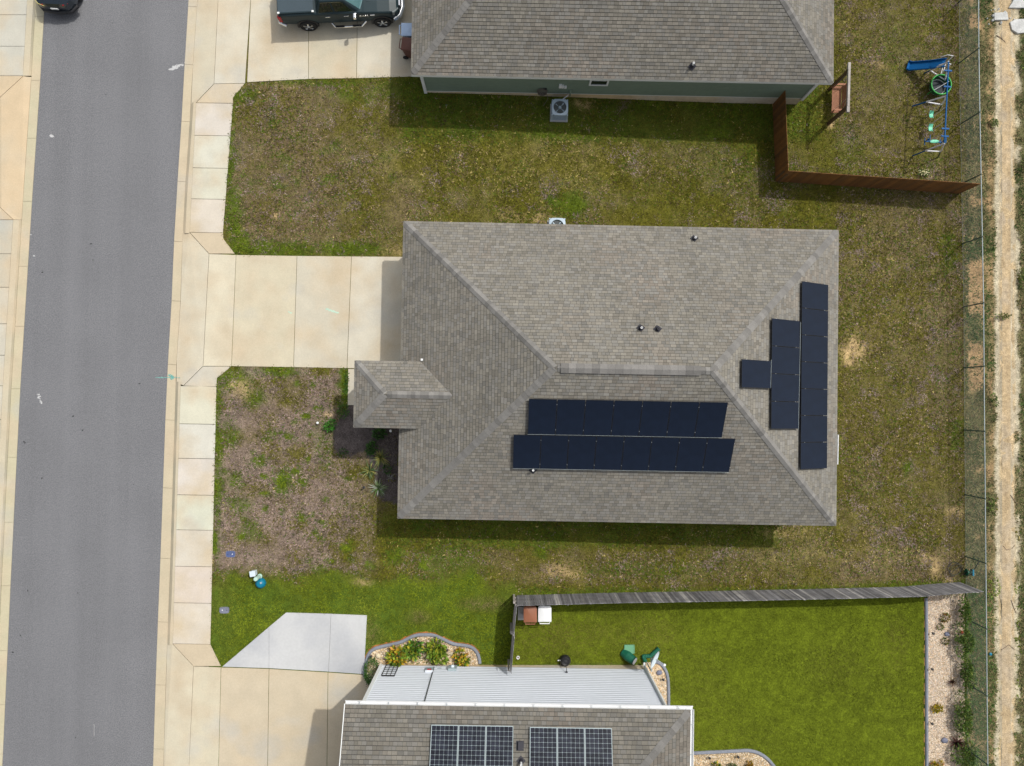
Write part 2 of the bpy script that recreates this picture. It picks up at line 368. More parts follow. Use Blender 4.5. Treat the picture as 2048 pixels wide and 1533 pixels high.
struct(farside.build('far_pavement', 'concrete'))

# ---- marks on the road and the drives (thin sheets 4 mm above what they lie on)
def blotch(mb, c, r, z, n=9, el=1, az=0):
    ca, sa = math.cos(az), math.sin(az); pts = []
    for k in range(n):
        a = 2*math.pi*k/n; q = r*random.uniform(.55, 1.25); x, y = q*math.cos(a)*el, q*math.sin(a)
        pts.append((c[0]+x*ca-y*sa, c[1]+x*sa+y*ca, z))
    dz = .00004*len(mb.f); mb.poly([(p[0], p[1], p[2]+dz) for p in pts])
mb = MB()
for k in range(60):
    t = random.random(); c = P(343+t*25+random.gauss(0, 1.5), 138-t*10+random.gauss(0, 2.4), 0); blotch(mb, c, random.uniform(.012, .045)*(1.4-t), .004, 7, 1.6, .35)
for px, py, r in ((104,272,.07),(107,273,.03),(68,512,.04),(62,470,.03)): blotch(mb, P(px, py, 0), r, .004, 8, 1.5)
for k in range(22):
    t = random.random(); blotch(mb, P(75+t*9+random.gauss(0, 1.2), 788+t*18+random.gauss(0, 1.5), 0), random.uniform(.012, .04), .004, 7, 1.3)
for k in range(10): blotch(mb, P(188.5, 1450+k*2.4, 0), .018, .004, 6, 1, 1)
for k in range(16): blotch(mb, P(random.uniform(40, 340), random.uniform(0, 1500), 0), random.uniform(.008, .018), .004, 6)
struct(mb.build('paint_spill', 'paintw'))
mb = MB()
for k in range(14): blotch(mb, P(random.uniform(30, 345), random.uniform(0, 1500), 0), random.uniform(.01, .035), .004, 6, random.uniform(1, 2.5), random.uniform(0, 3))
for px, py in ((182,488),(279,768),(146,833),(84,957),(48,884),(50,886),(26,1305),(85,545)): blotch(mb, P(px, py, 0), .035, .0045, 7, 1.6, .3)
struct(mb.build('tar_spots', 'black'))
mb = MB()
for k in range(26): blotch(mb, P(312+k*1.9, 755.5+random.uniform(-.7, .7), .026 if 332 < 312+k*1.9 < 352 else 0), random.uniform(.010, .026), .005 if 312+k*1.9 < 333 else (.030 if 312+k*1.9 < 351 else .075), 6, 1.8)
for k in range(16): blotch(mb, P(343+random.gauss(0, 2.2), 755+random.gauss(0, 2.6), .022), random.uniform(.02, .05), .030, 6)
struct(mb.build('survey_marking', 'paintt'))
mb = MB()
for k in range(20): blotch(mb, P(653+k*1.2, 618+k*.45+random.gauss(0, .5), .125), random.uniform(.02, .05), .130, 6, 1.8)
for k in range(6): blotch(mb, P(577+k*1.2, 624+k*.5, .125), .03, .130, 6, 1.5)
struct(mb.build('chalk_marking', 'paintm'))

# ================================================================ SETTING: ground, with its patches of growth
NEIGH = [(1035,1194),(1850,1180),(1850,1700),(1336,1700),(1337,1345),(1318,1325),(1022,1327)]
def soft(a, b, w, v): return sstep(a-w, a+w, v)*(1-sstep(b-w, b+w, v))
def gauss(px, py, cx, cy, rx, ry): return np.exp(-(((px-cx)/rx)**2+((py-cy)/ry)**2))
rnd = random.Random(5)
LUSH = [(rnd.uniform(440, 700), rnd.uniform(760, 1130), rnd.uniform(4, 9), rnd.uniform(4, 8), rnd.uniform(.5, 1)) for _ in range(46)]+[(429, rnd.uniform(785, 1280), 9, rnd.uniform(5, 14), 1) for _ in range(18)]+[(rnd.uniform(470, 800), rnd.uniform(180, 430), rnd.uniform(6, 22), rnd.uniform(6, 16), rnd.uniform(.3, .6)) for _ in range(26)]+[(1140,408,38,24,.9),(700,500,60,14,.9),(560,500,90,16,.8),(470,430,18,60,.8),(462,300,10,110,.7),(485,190,30,14,.7),(640,166,120,8,.6),(480,490,24,26,.9),
 (566,966,17,24,1.),(510,795,20,16,.8),(470,760,34,26,.8),(560,742,40,10,.9),(580,875,10,8,.9),(592,942,10,8,.9),(690,785,9,60,1),(520,925,14,12,.8),(545,865,12,9,.6),(605,962,10,7,.8),
 (435,900,10,190,.75),(690,1094,10,8,1),(788,1112,20,14,.9),(848,1130,12,10,.9),(740,1132,10,8,.7),(640,1140,16,10,.7),(1080,1102,12,10,.9),(1025,1085,14,12,.7),(900,1130,70,60,.55),(480,1010,26,16,.6),
 (700,1010,16,10,.2),(1900,520,16,30,.5),(1690,640,30,40,.25),(1815,935,10,14,.8),(1915,870,12,40,.5),(1800,100,40,60,.3),(1700,300,30,50,.3),(1860,330,40,30,.3),(1300,1140,150,18,.35),(800,180,60,20,.6),
 (1890,480,20,14,.5),(1895,475,10,8,.7),(1480,330,120,60,.3),(1250,240,300,40,.3),(650,880,20,60,.35),(460,870,18,30,.6),(500,1060,22,18,.6),(470,960,16,16,.7)]
SAND = [(1706,700,26,24,1.0),(1700,725,14,10,.7),(790,505,30,12,.35),(1125,1143,40,14,.6),(1085,185,14,14,.35),(1165,208,16,10,.6),(725,1165,18,8,.5),(1085,440,30,14,.4),(1910,1024,26,10,.6),
 (1870,1135,10,20,.6),(1900,1165,10,14,.5),(552,430,8,7,.6),(1740,130,14,10,.4),(1763,130,7,8,.4),(1662,252,9,7,.9),(1570,1065,50,12,.35),(655,830,10,4,.9),(560,170,40,6,.2),(1850,1115,9,12,.5),(780,830,6,4,.5),(480,775,24,18,.55),(1030,435,50,10,.35)]
STRAW = [(1090,320,230,70,.8),(850,330,180,60,.65),(1700,1110,190,22,1.0),(1560,1120,90,20,.6),(1790,640,90,90,.5),(1740,520,70,60,.6),(1680,1080,90,40,.5),(1210,1110,160,16,.35),(1700,60,40,60,.45),(1400,330,150,40,.4),(900,235,60,30,.2),(1590,1060,70,16,.4)]
def fields(px, py, X, Y):
    n1, n2, n3, n4 = vnoise(X, Y, 2.3, 1), vnoise(X, Y, .8, 2), vnoise(X, Y, .28, 3), vnoise(X, Y, 5.2, 4)
    wob = 30*(n2-.5)+14*(n3-.5)
    lush = .10+.25*(n2-.5)+.12*(n1-.5); dry = .13+.6*(n1-.5)+.55*(n2-.5)+.25*(n3-.5); sand = np.zeros_like(px)+.02; straw = .12+.2*(n4-.5)
    fl = sstep(400, 440, px+wob)*(1-sstep(690, 850, px+1.5*wob))*soft(735, 1152, 22, py+wob)                 # bare front lawn
    east = sstep(610, 760, px+wob)*(.85)
    dry = np.maximum(dry, fl*(.76-.40*east+1.15*(n2-.5)+.4*(n1-.5)+.3*(n3-.5)))
    f2 = soft(455, 840, 30, px)*soft(165, 500, 12, py); dry = np.maximum(dry, f2*(.70+.9*(n1-.5)+.5*(n2-.5)-.25*sstep(600, 800, px)))
    dry = np.maximum(dry, soft(800, 1950, 40, px)*soft(1098, 1172, 14, py+.4*wob)*(.40+.6*(n2-.5)))
    rear = sstep(1660, 1690, px); dry += rear*.26
    lush = np.where(fl > .5, lush*.5, lush)
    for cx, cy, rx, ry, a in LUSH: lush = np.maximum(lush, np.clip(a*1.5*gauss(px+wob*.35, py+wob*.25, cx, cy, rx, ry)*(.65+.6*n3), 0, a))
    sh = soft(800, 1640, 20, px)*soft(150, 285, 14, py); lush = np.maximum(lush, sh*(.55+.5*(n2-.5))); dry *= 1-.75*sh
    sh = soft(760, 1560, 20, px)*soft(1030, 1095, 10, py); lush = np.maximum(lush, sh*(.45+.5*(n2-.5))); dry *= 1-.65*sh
    st = sstep(1124, 1188, py+wob*1.3-12*sstep(700, 1000, px)+26*sstep(850, 930, px)*(1-sstep(930, 1010, px)))*(1-sstep(1020, 1060, px))
    st2 = sstep(1166, 1190, py+wob*.3+14*sstep(1500, 1900, px))*sstep(1000, 1060, px)
    lush = np.maximum(lush, np.maximum(st*(.95+.3*(n2-.5)-.4*gauss(px, py, 970, 1210, 70, 20)-.45*gauss(px, py, 840, 1235, 30, 20)), st2*.8)); dry *= (1-st)*(1-st2)
    nb = inpoly(px, py, NEIGH).astype(float)
    for cx, cy, rx, ry, a in SAND: sand = np.maximum(sand, a*gauss(px+wob*.4, py+wob*.3, cx, cy, rx, ry)*(.5+.9*n3))
    for cx, cy, rx, ry, a in STRAW: straw = np.maximum(straw, a*gauss(px, py, cx, cy, rx, ry)*(.55+.8*n2))
    straw *= (1-st)*(1-nb)*(1-.8*fl); sand *= (1-nb)
    far = sstep(1926, 1936, px)                                                   # beyond the wire fence
    weed = far*1.0
    clay = far*np.maximum(soft(1976, 1990, 5, px+wob*.35)*(.35+1.0*(n2-.35)), soft(1936, 1968, 6, px)*1.2*sstep(.52, .70, n1*.5+n2*.5))
    pale = np.maximum(soft(1990, 2001, 3, px+wob*.22), soft(2027, 2041, 4, px+wob*.35)*sstep(.25, .5, n2))*far
    tan = soft(2000, 2029, 3, px+wob*.16)
    weed *= np.clip(1-pale-tan, 0, 1)
    mul = inpoly(px+wob*.25, py+wob*.25, [(668,905),(668,858),(690,820),(700,800),(800,800),(800,1010),(758,1000),(742,930),(735,905),(700,915)]).astype(float)
    nbf = inpoly(px, py, [(1925,1180),(1990,1180),(1990,1700),(1925,1700)]).astype(float)
    return dict(lush=np.clip(lush, 0, 1), dry=np.clip(dry, 0, 1), sand=np.clip(sand, 0, 1), straw=np.clip(straw, 0, 1), nb=nb, weed=weed, clay=np.clip(clay, 0, 1), pale=pale, tan=tan, mul=mul, n1=n1, n2=n2, n3=n3, fl=fl, st=st, pu=np.clip((vnoise(X, Y, .55, 31)-.66)*5, 0, 1)*(1-st)*(1-nb)*sstep(.1, .4, dry+.25)*(1-far)*(1-.8*soft(760, 1640, 20, px)*np.maximum(soft(150, 285, 14, py), soft(1030, 1095, 10, py))), nbf=nbf)
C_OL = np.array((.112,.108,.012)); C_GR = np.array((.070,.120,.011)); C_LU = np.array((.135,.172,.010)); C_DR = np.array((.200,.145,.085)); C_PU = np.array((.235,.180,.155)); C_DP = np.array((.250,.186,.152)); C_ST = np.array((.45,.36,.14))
C_SA = np.array((.52,.37,.19)); C_WE = np.array((.145,.135,.062)); C_MU = np.array((.095,.080,.075)); C_CL = np.array((.33,.22,.115)); C_PA = np.array((.43,.38,.27)); C_TA = np.array((.44,.335,.20)); C_BR = np.array((.10,.075,.035)); C_NB = np.array((.130,.166,.012))
def mixc(a, b, t): return a*(1-t[:, None])+b*t[:, None]
gx = np.concatenate([[-400,-150,-60,-34], np.arange(-27, 27.01, .12), [34,60,150,400]]); gy = np.concatenate([[-400,-150,-60,-30], np.arange(-20.5, 20.51, .12), [30,60,150,400]])
GX, GY = np.meshgrid(gx, gy, indexing='ij'); X, Y = GX.ravel(), GY.ravel()
Z = LB-.55*sstep(-4, 13, X); px, py = proj(X, Y, Z)
fd = fields(px, py, X, Y)
inner = (np.abs(X) < 27.1) & (np.abs(Y) < 20.6)
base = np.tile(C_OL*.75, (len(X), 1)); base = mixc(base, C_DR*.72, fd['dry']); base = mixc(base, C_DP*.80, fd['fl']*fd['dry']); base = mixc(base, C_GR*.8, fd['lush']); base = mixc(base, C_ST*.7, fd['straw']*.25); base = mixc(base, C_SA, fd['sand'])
base = mixc(base, C_NB*.8, fd['nb']); base = mixc(base, C_WE*.9, fd['weed']); base = mixc(base, C_CL, fd['clay']); base = mixc(base, C_PA, fd['pale']); base = mixc(base, C_TA, fd['tan']); base = mixc(base, C_MU, fd['mul'])
xe = np.where(py < 620, 466-(py-206)*20/259, 433-(py-775)*12/513)          # inner edge of the sidewalk: below it the ground drops under the paving
street = (px < xe-6) & (px > -300); Z = np.where(street, -.09, Z)
Z = Z+np.where(street | ~inner, 0, .03*(vnoise(X, Y, 1.1, 9)-.5)+.02*(vnoise(X, Y, .3, 10)-.5)*(1+2*(px > 1975)))
nxg, nyg = len(gx), len(gy)
me = bpy.data.meshes.new('ground'); idx = np.arange(nxg*nyg).reshape(nxg, nyg)
quads = np.stack([idx[:-1,:-1], idx[1:,:-1], idx[1:,1:], idx[:-1,1:]], -1).reshape(-1, 4)
def fast_mesh(name, verts, faces, cols, k, material):
    me = bpy.data.meshes.new(name); nv, nf = len(verts), len(faces)
    me.vertices.add(nv); me.vertices.foreach_set('co', np.asarray(verts, np.float32).ravel())
    me.loops.add(nf*k); me.loops.foreach_set('vertex_index', np.asarray(faces, np.int32).ravel())
    me.polygons.add(nf); me.polygons.foreach_set('loop_start', np.arange(0, nf*k, k, dtype=np.int32))
    me.update(calc_edges=True)
    ca = me.color_attributes.new('Col', 'FLOAT_COLOR', 'POINT')
    ca.data.foreach_set('color', np.concatenate([np.asarray(cols), np.ones((nv, 1))], 1).astype(np.float32).ravel())
    me.materials.append(M[material]); me.validate()
    o = bpy.data.objects.new(name, me); COL.objects.link(o); return o
g = fast_mesh('ground', np.stack([X, Y, Z], 1), quads, base, 4, 'ground'); struct(g)
g.data.polygons.foreach_set('use_smooth', [True]*len(g.data.polygons))

# ---- grass and weeds: short blades lying at all angles, coloured by what grows there
PAVED = [[(395,-80),(382,209),(392,206),(379,465),(366,457),(350,800),(345,1288),(334,1290),(327,1700),(800,1700),(800,1352),(727,1350),(734,1231),(572,1225.5),(444,1334),(421,1289),(433,775),(434,757),(463,733),(696,738),(695,811),(836,812),(850,514),(470,509),(447,478),(446,465),(466,206),(466,196),(490,167),(617,158.5),(850,153),(850,-80)],
 [(853,-90),(853,186),(1600,206),(1640,-90)], [(815,470),(1655,490),(1650,1020),(815,1020)], [(765,1328),(1290,1327),(1310,1380),(1310,1700),(765,1700)],
 [(727,1352),(733,1320),(745,1300),(765,1292),(800,1284),(830,1271),(855,1268),(880,1275),(905,1286),(935,1291),(953,1302),(961,1330),(940,1345)],
 [(1290,1322),(1318,1325),(1334,1343),(1340,1375),(1338,1412),(1290,1412)], [(1380,1503),(1430,1501),(1490,1499),(1515,1502),(1537,1515),(1552,1535),(1560,1700),(1380,1700)], [(1849,1190),(1926,1190),(1926,1700),(1849,1700)],
 [(1095,195),(1142,195),(1142,250),(1095,250)]]
rng = np.random.default_rng(11)
N = 760000
tx, ty = rng.uniform(-16, 27.2, N), rng.uniform(-20.4, 21.2, N)
tz = LB-.55*sstep(-4, 13, tx); px, py = proj(tx, ty, tz)
xk = np.where(py < 620, 466-(py-206)*20/259, 433-(py-775)*12/513)
keep = (px > xk-4) & (px < 2170) & (py > -120) & (py < 1640)
jp, jq = px+rng.normal(0, 2.0, N), py+rng.normal(0, 2.0, N)
for poly in PAVED: keep &= ~inpoly(jp, jq, poly)
tx, ty, tz, px, py = tx[keep], ty[keep], tz[keep], px[keep], py[keep]
fe = []
for (x0, y0), (x1, y1), n_, sg in (((467,198),(447,470),2300,2.2),((447,470),(471,511),400,2),((471,511),(760,514.5),2000,2.2),((434,760),(422,1290),5200,3.0),((463,735),(436,760),420,2.6),((464,734.5),(690,738),2200,3.0),((490,167),(800,155),1800,2.0),((422,1290),(443,1332),260,1.2),((697,740),(696,810),1500,3.2)):
    t = rng.random(n_); dx, dy = x1-x0, y1-y0; L = math.hypot(dx, dy); cl = vnoise(t*L/42, np.full(n_, y0*.1), .55, 51); t = t[cl > .38]; n_ = len(t); o = rng.normal(0, sg, n_); ex, ey = x0+dx*t-dy/L*o, y0+dy*t+dx/L*o
    pw = np.stack([(ex-1024)/F, -(ey-766.5)/F, -np.ones(n_)], 1) @ np.array(ROT).T; pw = pw*((.13-H)/pw[:, 2])[:, None]; fe.append(pw)
fe = np.concatenate(fe); NF = len(fe)
tx, ty = np.concatenate([tx, fe[:, 0]]), np.concatenate([ty, fe[:, 1]]); tz = np.concatenate([tz, fe[:, 2]]); px, py = proj(tx, ty, tz)
fd = fields(px, py, tx, ty); N = len(tx); u = rng.random(N); fr = np.zeros(N, bool); fr[-NF:] = True
dens = np.clip(1-.95*fd['sand']-1.0*fd['tan']-.9*fd['pale']-.65*fd['clay']-.7*fd['mul']-.30*fd['dry'], .0, 1)*np.where(fd['nb'] > .5, 1, .92)
k = (rng.random(N) < dens) | fr
tx, ty, tz, px, py, u = tx[k], ty[k], tz[k], px[k], py[k], u[k]; fr = fr[k]; fd = {a: b[k] for a, b in fd.items()}; N = len(tx)
col = C_OL*rng.uniform(.5, 1.5, (N, 1))
def put(mask, c, lo=.7, hi=1.3): col[mask] = (c*rng.uniform(lo, hi, (N, 1)))[mask]
v = rng.random(N); put(v < fd['dry']*.8, C_DR, .55, 1.45); put((v < fd['dry']*.85) & (rng.random(N) < fd['fl']*.8), C_DP, .35, 1.6); put((v > .90) & (fd['dry'] > .25), C_PU, .6, 1.6); put((fd['pu'] > rng.random(N)*1.2) & (rng.random(N) < .8), C_PU, .45, 1.5)
v = rng.random(N); put((v < .09), C_BR, .5, 1.2)
v = rng.random(N); sm = v < fd['straw']*.13; put(sm, C_ST, .55, 1.2)
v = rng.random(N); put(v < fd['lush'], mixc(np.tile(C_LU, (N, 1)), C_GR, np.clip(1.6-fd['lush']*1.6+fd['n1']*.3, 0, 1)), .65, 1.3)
put(fd['st'] > .5, (.78+.42*vnoise(tx, ty, 1.6, 45))[:, None]*mixc(np.tile(C_LU, (N, 1)), C_DR*.9, np.clip(.9*gauss(px, py, 965, 1208, 55, 16)+.8*gauss(px, py, 838, 1234, 24, 13)+.5*gauss(px, py, 745, 1262, 14, 22)+.5*(fd['n1']-.55), 0, 1)), .7, 1.3)
nbm = fd['nb'] > .5
nbk = (.84+.30*np.clip(fd['n1']*.75+.25*vnoise(tx, ty, 4.5, 41), 0, 1))[:, None]
put(nbm, nbk*mixc(np.tile(C_NB, (N, 1)), np.array((.16,.145,.03)), np.clip(.9*gauss(px, py, 1140, 1270, 90, 50)+.45*gauss(px, py, 1310, 1270, 50, 40)+.55*gauss(px, py, 1790, 1290, 30, 60)+.55*(vnoise(tx, ty, 3.1, 43)-.5), 0, 1)), .75, 1.25)
v = rng.random(N); wm = (fd['weed'] > .5); put(wm, C_WE, .55, 1.4); put(wm & (v < .25+.6*sstep(.5, .7, fd['n1'])), np.array((.065,.105,.03)), .5, 1.3); put(wm & (v > .85), np.array((.30,.22,.12)), .6, 1.3); put(wm & (fd['nbf'] > .5) & (v < .6), np.array((.07,.125,.03)), .7, 1.3)
put((fd['mul'] > .5) & (rng.random(N) < .8), C_MU, .5, 1.4)
put(fr, np.array((.095,.150,.014)), .5, 1.35)
clump = .70+.34*vnoise(tx, ty, .13, 21)+.26*vnoise(tx, ty, .45, 22); col *= np.where(nbm, .85+.3*(clump-.7), clump)[:, None]
big = np.where(fr, 1.7, np.where(nbm | (fd['st'] > .5), .82, 1.15))
ln = rng.uniform(.05, .105, N)*big*np.where(fd['lush'] > .6, 1.25, 1)*np.where(wm, 1.3, 1); wd = rng.uniform(.022, .045, N)*big*np.where(sm & ~nbm, 1.1, 1)*np.where(fr, 1.7, 1)
V = np.zeros((N, 2, 3, 3)); base_p = np.stack([tx, ty, tz-.004], 1)
for b in range(2):
    th = rng.uniform(0, 2*np.pi, N); le = rng.uniform(R(35), R(80), N)
    d = np.stack([np.cos(th)*np.sin(le), np.sin(th)*np.sin(le), np.cos(le)], 1)*ln[:, None]; wv = np.stack([-np.sin(th), np.cos(th), np.zeros(N)], 1)*(wd/2)[:, None]
    o = rng.normal(0, .02, (N, 2)); bp = base_p.copy(); bp[:, :2] += o
    V[:, b, 0], V[:, b, 1], V[:, b, 2] = bp-wv, bp+wv, bp+d
cols = np.repeat(col, 6, axis=0)
fast = fast_mesh('grass', V.reshape(-1, 3), np.arange(N*6).reshape(-1, 3), cols, 3, 'grass'); struct(fast, 'stuff')

# ---- sandy track along the right edge
mb = MB(); ysT = np.arange(-700, 2300, 9.0)
def tedge(y, b, a, s): return b+a*math.sin(y*.021+s)+a*.8*math.sin(y*.067+s*2)+random.uniform(-1.5, 1.5)
rows = []
for y in ysT:
    xs = [tedge(y, 1998, 2.2, 1), 2004, 2012, 2021, tedge(y, 2030, 2.6, 4)]
    dx = (float(y)-766)*.012*0; rows.append([G(x+dx, float(y), .012 if 0 < i < 4 else -.015)+Vector((0, 0, .012 if 0 < i < 4 else 0)) for i, x in enumerate(xs)])
for r0, r1 in zip(rows, rows[1:]):
    for i in range(4):
        k = random.uniform(.93, 1.05)*(.90+.2*float(vnoise(r0[i].x, r0[i].y, .9, 61))); c = (.455*k, .345*k, .205*k) if i in (1, 2) else (.43*k, .37*k, .26*k)
        mb.poly([r0[i], r1[i], r1[i+1], r0[i+1]], c)
struct(mb.build('dirt_track', 'track', smooth=60))

# ================================================================ HOUSES
def clip2(poly, f):                       # keep the side where f(p) >= 0 (linear f)
    out = []
    for i in range(len(poly)):
        a, b = poly[i], poly[(i+1) % len(poly)]; fa, fb = f(a), f(b)
        if fa >= 0: out.append(a)
        if (fa >= 0) != (fb >= 0):
            t = fa/(fa-fb); out.append((a[0]+(b[0]-a[0])*t, a[1]+(b[1]-a[1])*t))
    return out
def shingles(mb, poly, course, tones, wlo=.12, whi=.27, red=0.0):
    """individual shingle tabs over a roof plane; poly[0]->poly[1] is the eave, counter-clockwise seen from above"""
    p0 = Vector(poly[0]); u = (Vector(poly[1])-p0).normalized(); n = (Vector(poly[1])-p0).cross(Vector(poly[-1])-p0).normalized()
    if n.z < 0: n = -n
    v = n.cross(u)
    q = [((Vector(p)-p0).dot(u), (Vector(p)-p0).dot(v)) for p in poly]
    if sum(q[i][0]*q[(i+1) % len(q)][1]-q[(i+1) % len(q)][0]*q[i][1] for i in range(len(q))) < 0: raise ValueError('roof polygon order')
    umin, umax, vmax = min(a for a, b in q), max(a for a, b in q), max(b for a, b in q)
    mb.poly([Vector(p)-n*.012 for p in poly], (.055,.052,.048))
    edges = [(q[i], q[(i+1) % len(q)]) for i in range(len(q))]
    sd = random.randint(0, 9999); r = 0; v0 = 0.0
    while v0 < vmax:
        v1 = v0+course; us = umin-random.random()*.3
        while us < umax:
            w = random.uniform(wlo, whi); t = [(us+.004, v0), (us+w-.004, v0), (us+w-.004, v1-.02), (us+.004, v1-.02)]
            for a, b in edges:
                t = clip2(t, lambda p, a=a, b=b: (b[0]-a[0])*(p[1]-a[1])-(b[1]-a[1])*(p[0]-a[0]))
                if len(t) < 3: break
            if len(t) >= 3:
                k = random.choice(tones)*random.uniform(.92, 1.08); big = float(vnoise(us, v0, 2.2, sd % 200)); k *= .95+.1*big
                wr = random.random(); rd = red*max(0, float(vnoise(us, v0, 1.7, (sd+7) % 200))-.45)*2
                c = (k*(1.05+.14*rd), k*(.98-.01*rd), k*(.83-.02*rd)) if wr < .6 else (k*1.02, k*.975, k*.87)
                up = random.uniform(0, .003)
                top = [p0+u*a+v*b+n*(.016+up-.013*(b-v0)/course) for a, b in t]
                mb.poly(top, c)
                lowi = [i for i in range(len(t)) if abs(t[i][1]-v0) < 1e-5]
                if len(lowi) == 2:
                    a, b = (top[lowi[0]], top[lowi[1]])
                    mb.poly([a, a-n*.017, b-n*.017, b], tuple(x*.6 for x in c))
            us += w
        v0 = v1; r += 1
def caps(mb, a, b, na, nb, tones, w=.15, step=.20, lift=.03):
    """overlapping cap shingles folded over a hip or ridge from a up to b"""
    a, b = Vector(a), Vector(b); d = (b-a); L = d.length; d.normalize(); s = 0.12
    ua = na.cross(d).normalized(); ub = nb.cross(d).normalized()
    if ua.dot(nb) > 0: ua = -ua
    if ub.dot(na) > 0: ub = -ub
    ua = ua if ua.z < .01 else -ua; ub = ub if ub.z < .01 else -ub
    while s < L-.05:
        e = min(s+step*1.35, L); k = random.choice(tones)*random.uniform(.85, 1.12); c = (k*1.02, k*.985, k*.92)
        h0, h1 = lift+.012, lift-.006; up = (na+nb).normalized()
        A0, A1 = a+d*s+up*h0, a+d*e+up*h1
        for uu, nn in ((ua, na), (ub, nb)):
            B0, B1 = a+d*s+uu*w+nn*(h0*.7), a+d*e+uu*w+nn*(h1*.7)
            mb.poly([A0, A1, B1, B0], c); mb.poly([A0, B0, B0-nn*.022, A0-up*.022], tuple(x*.6 for x in c)); mb.poly([B0, B1, B1-nn*.02, B0-nn*.02], tuple(x*.7 for x in c))
        s += step*random.uniform(.85, 1.15)
def plane_n(a, b, c):
    n = (Vector(b)-Vector(a)).cross(Vector(c)-Vector(a)).normalized(); return n if n.z > 0 else -n
T_MID = [.160,.176,.188,.194,.202,.214]; T_N = [.150,.162,.172,.180,.190,.20]; T_S = [.132,.144,.153,.162,.172]
T_CAP = [.165,.182,.195,.205]
def hip_geom(NW, NE, SE, SW, pitch, west_gable=False):
    d = ((NW-SW).length+(NE-SE).length)/4; u = ((NE-NW)+(SE-SW)).normalized(); up = Vector((0, 0, pitch*d))
    RW = (NW+SW)/2+up+(Vector() if west_gable else u*d); RE = (NE+SE)/2+up-u*d
    return RW, RE, u
def hip_house(root, NW, NE, SE, SW, pitch, tones, course, red, west_gable=False):
    RW, RE, u = hip_geom(NW, NE, SE, SW, pitch, west_gable)
    mb = MB()
    planes = dict(S=[SW, SE, RE, RW], N=[NE, NW, RW, RE], E=[SE, NE, RE])
    if not west_gable: planes['W'] = [NW, SW, RW]
    for q in planes.values(): shingles(mb, q, course, tones, red=red)
    roof = mb.build('roof', 'shingle', root, recalc=False)
    nn = {k: plane_n(q[0], q[1], q[2]) for k, q in planes.items()}
    hips = [(SE, RE, 'S', 'E'), (NE, RE, 'N', 'E'), (RW, RE, 'N', 'S')]
    if not west_gable: hips += [(SW, RW, 'S', 'W'), (NW, RW, 'N', 'W')]
    for a, b, i, j in hips:
        mb = MB(); caps(mb, a, b, nn[i], nn[j], T_CAP if tones is not T_S else tones); mb.build('ridge_cap', 'shingle', roof, recalc=False)
    return roof, RW, RE, nn, planes
def inset(a, b, c, d, m):                 # a..d: corners in order, moved m metres inward, at z
    ctr = (a+b+c+d)/4; u = (b-a).to_2d().normalized(); v = (d-a).to_2d().normalized(); out = []
    for p, su, sv in ((a, 1, 1), (b, -1, 1), (c, -1, -1), (d, 1, -1)): out.append(Vector((p.x+(u.x*su+v.x*sv)*m, p.y+(u.y*su+v.y*sv)*m, 0)))
    return out
def fascia(root, pts, z1, h, t, closed=True, name='fascia'):
    mb = MB(); n = len(pts)
    for i in range(n if closed else n-1):
        a, b = Vector(pts[i]), Vector(pts[(i+1) % n]); d = (b-a).normalized(); o = Vector((d.y, -d.x, 0))*t/2
        mb.bar(a.to_2d().to_3d()-o+Vector((0, 0, z1-h/2)), b.to_2d().to_3d()-o+Vector((0, 0, z1-h/2)), t, h)
    return mb.build(name, 'fascia', root)
def lap_wall(mb, a, b, z0, z1, course, out):        # lapped boards from a to b
    z = z0
    while z < z1-.01:
        e = min(z+course, z1); o0, o1 = out*(.026 if course < .2 else .055), out*.003
        A, B = Vector((a.x, a.y, z)), Vector((b.x, b.y, z)); up = Vector((0, 0, e-z)); um = up*.55
        mb.poly([A+o0, B+o0, B+um+o0, A+um+o0]); mb.poly([A+um+o0, B+um+o0, B+up+o1, A+up+o1]); mb.poly([A+o0, A+o1*0, B+o1*0, B+o0]); z = e
def lap_box(root, c4, z0, z1, course, m, skip=()):
    mb = MB()
    for i in range(4):
        a, b = c4[i], c4[(i+1) % 4]; d = (b-a).normalized(); out = Vector((d.y, -d.x, 0)); ctr = sum(c4, Vector())/4
        if out.dot((a+b)/2-ctr) < 0: out = -out
        lap_wall(mb, a, b, z0, z1, course, out)
    return mb.build('wall', m, root, recalc=False)
def found(root, c4, zt, zb):
    mb = MB(); ctr = sum(c4, Vector())/4
    mb.prism([((p-ctr)*1.0015+ctr).to_2d()[:] for p in c4], zb, zt); return mb.build('foundation', 'foundation', root)
def soffit(root, c4, z):
    mb = MB(); mb.prism([p.to_2d()[:] for p in c4], z-.02, z); return mb.build('soffit', 'fascia', root)
def vent_pipe(root, p, n, h=.30, r=.04, white=True):
    mb = MB(); t = n.orthogonal().normalized(); m = Matrix((t, n.cross(t), n)).transposed()
    mb.box(p+n*.03, (.26, .26, .012), mtx=m); mb.lathe([(.10, 0), (.075, .08), (.055, .17)], p, 10)
    o = mb.build('vent_pipe', 'vent', root, smooth=40)
    mb = MB(); mb.lathe([(.045, .12), (.045, h), (.032, h), (.032, h-.06)], p, 10); mb.build('pipe_end', 'white' if white else 'vent', o, smooth=40); return o
def corner_trim(root, pts, z0, z1, w=.1):
    for p in pts:
        mb = MB(); mb.box((p.x, p.y, (z0+z1)/2), (w, w, z1-z0), rz=R(-1.2)); mb.build('corner_trim', 'fascia', root)

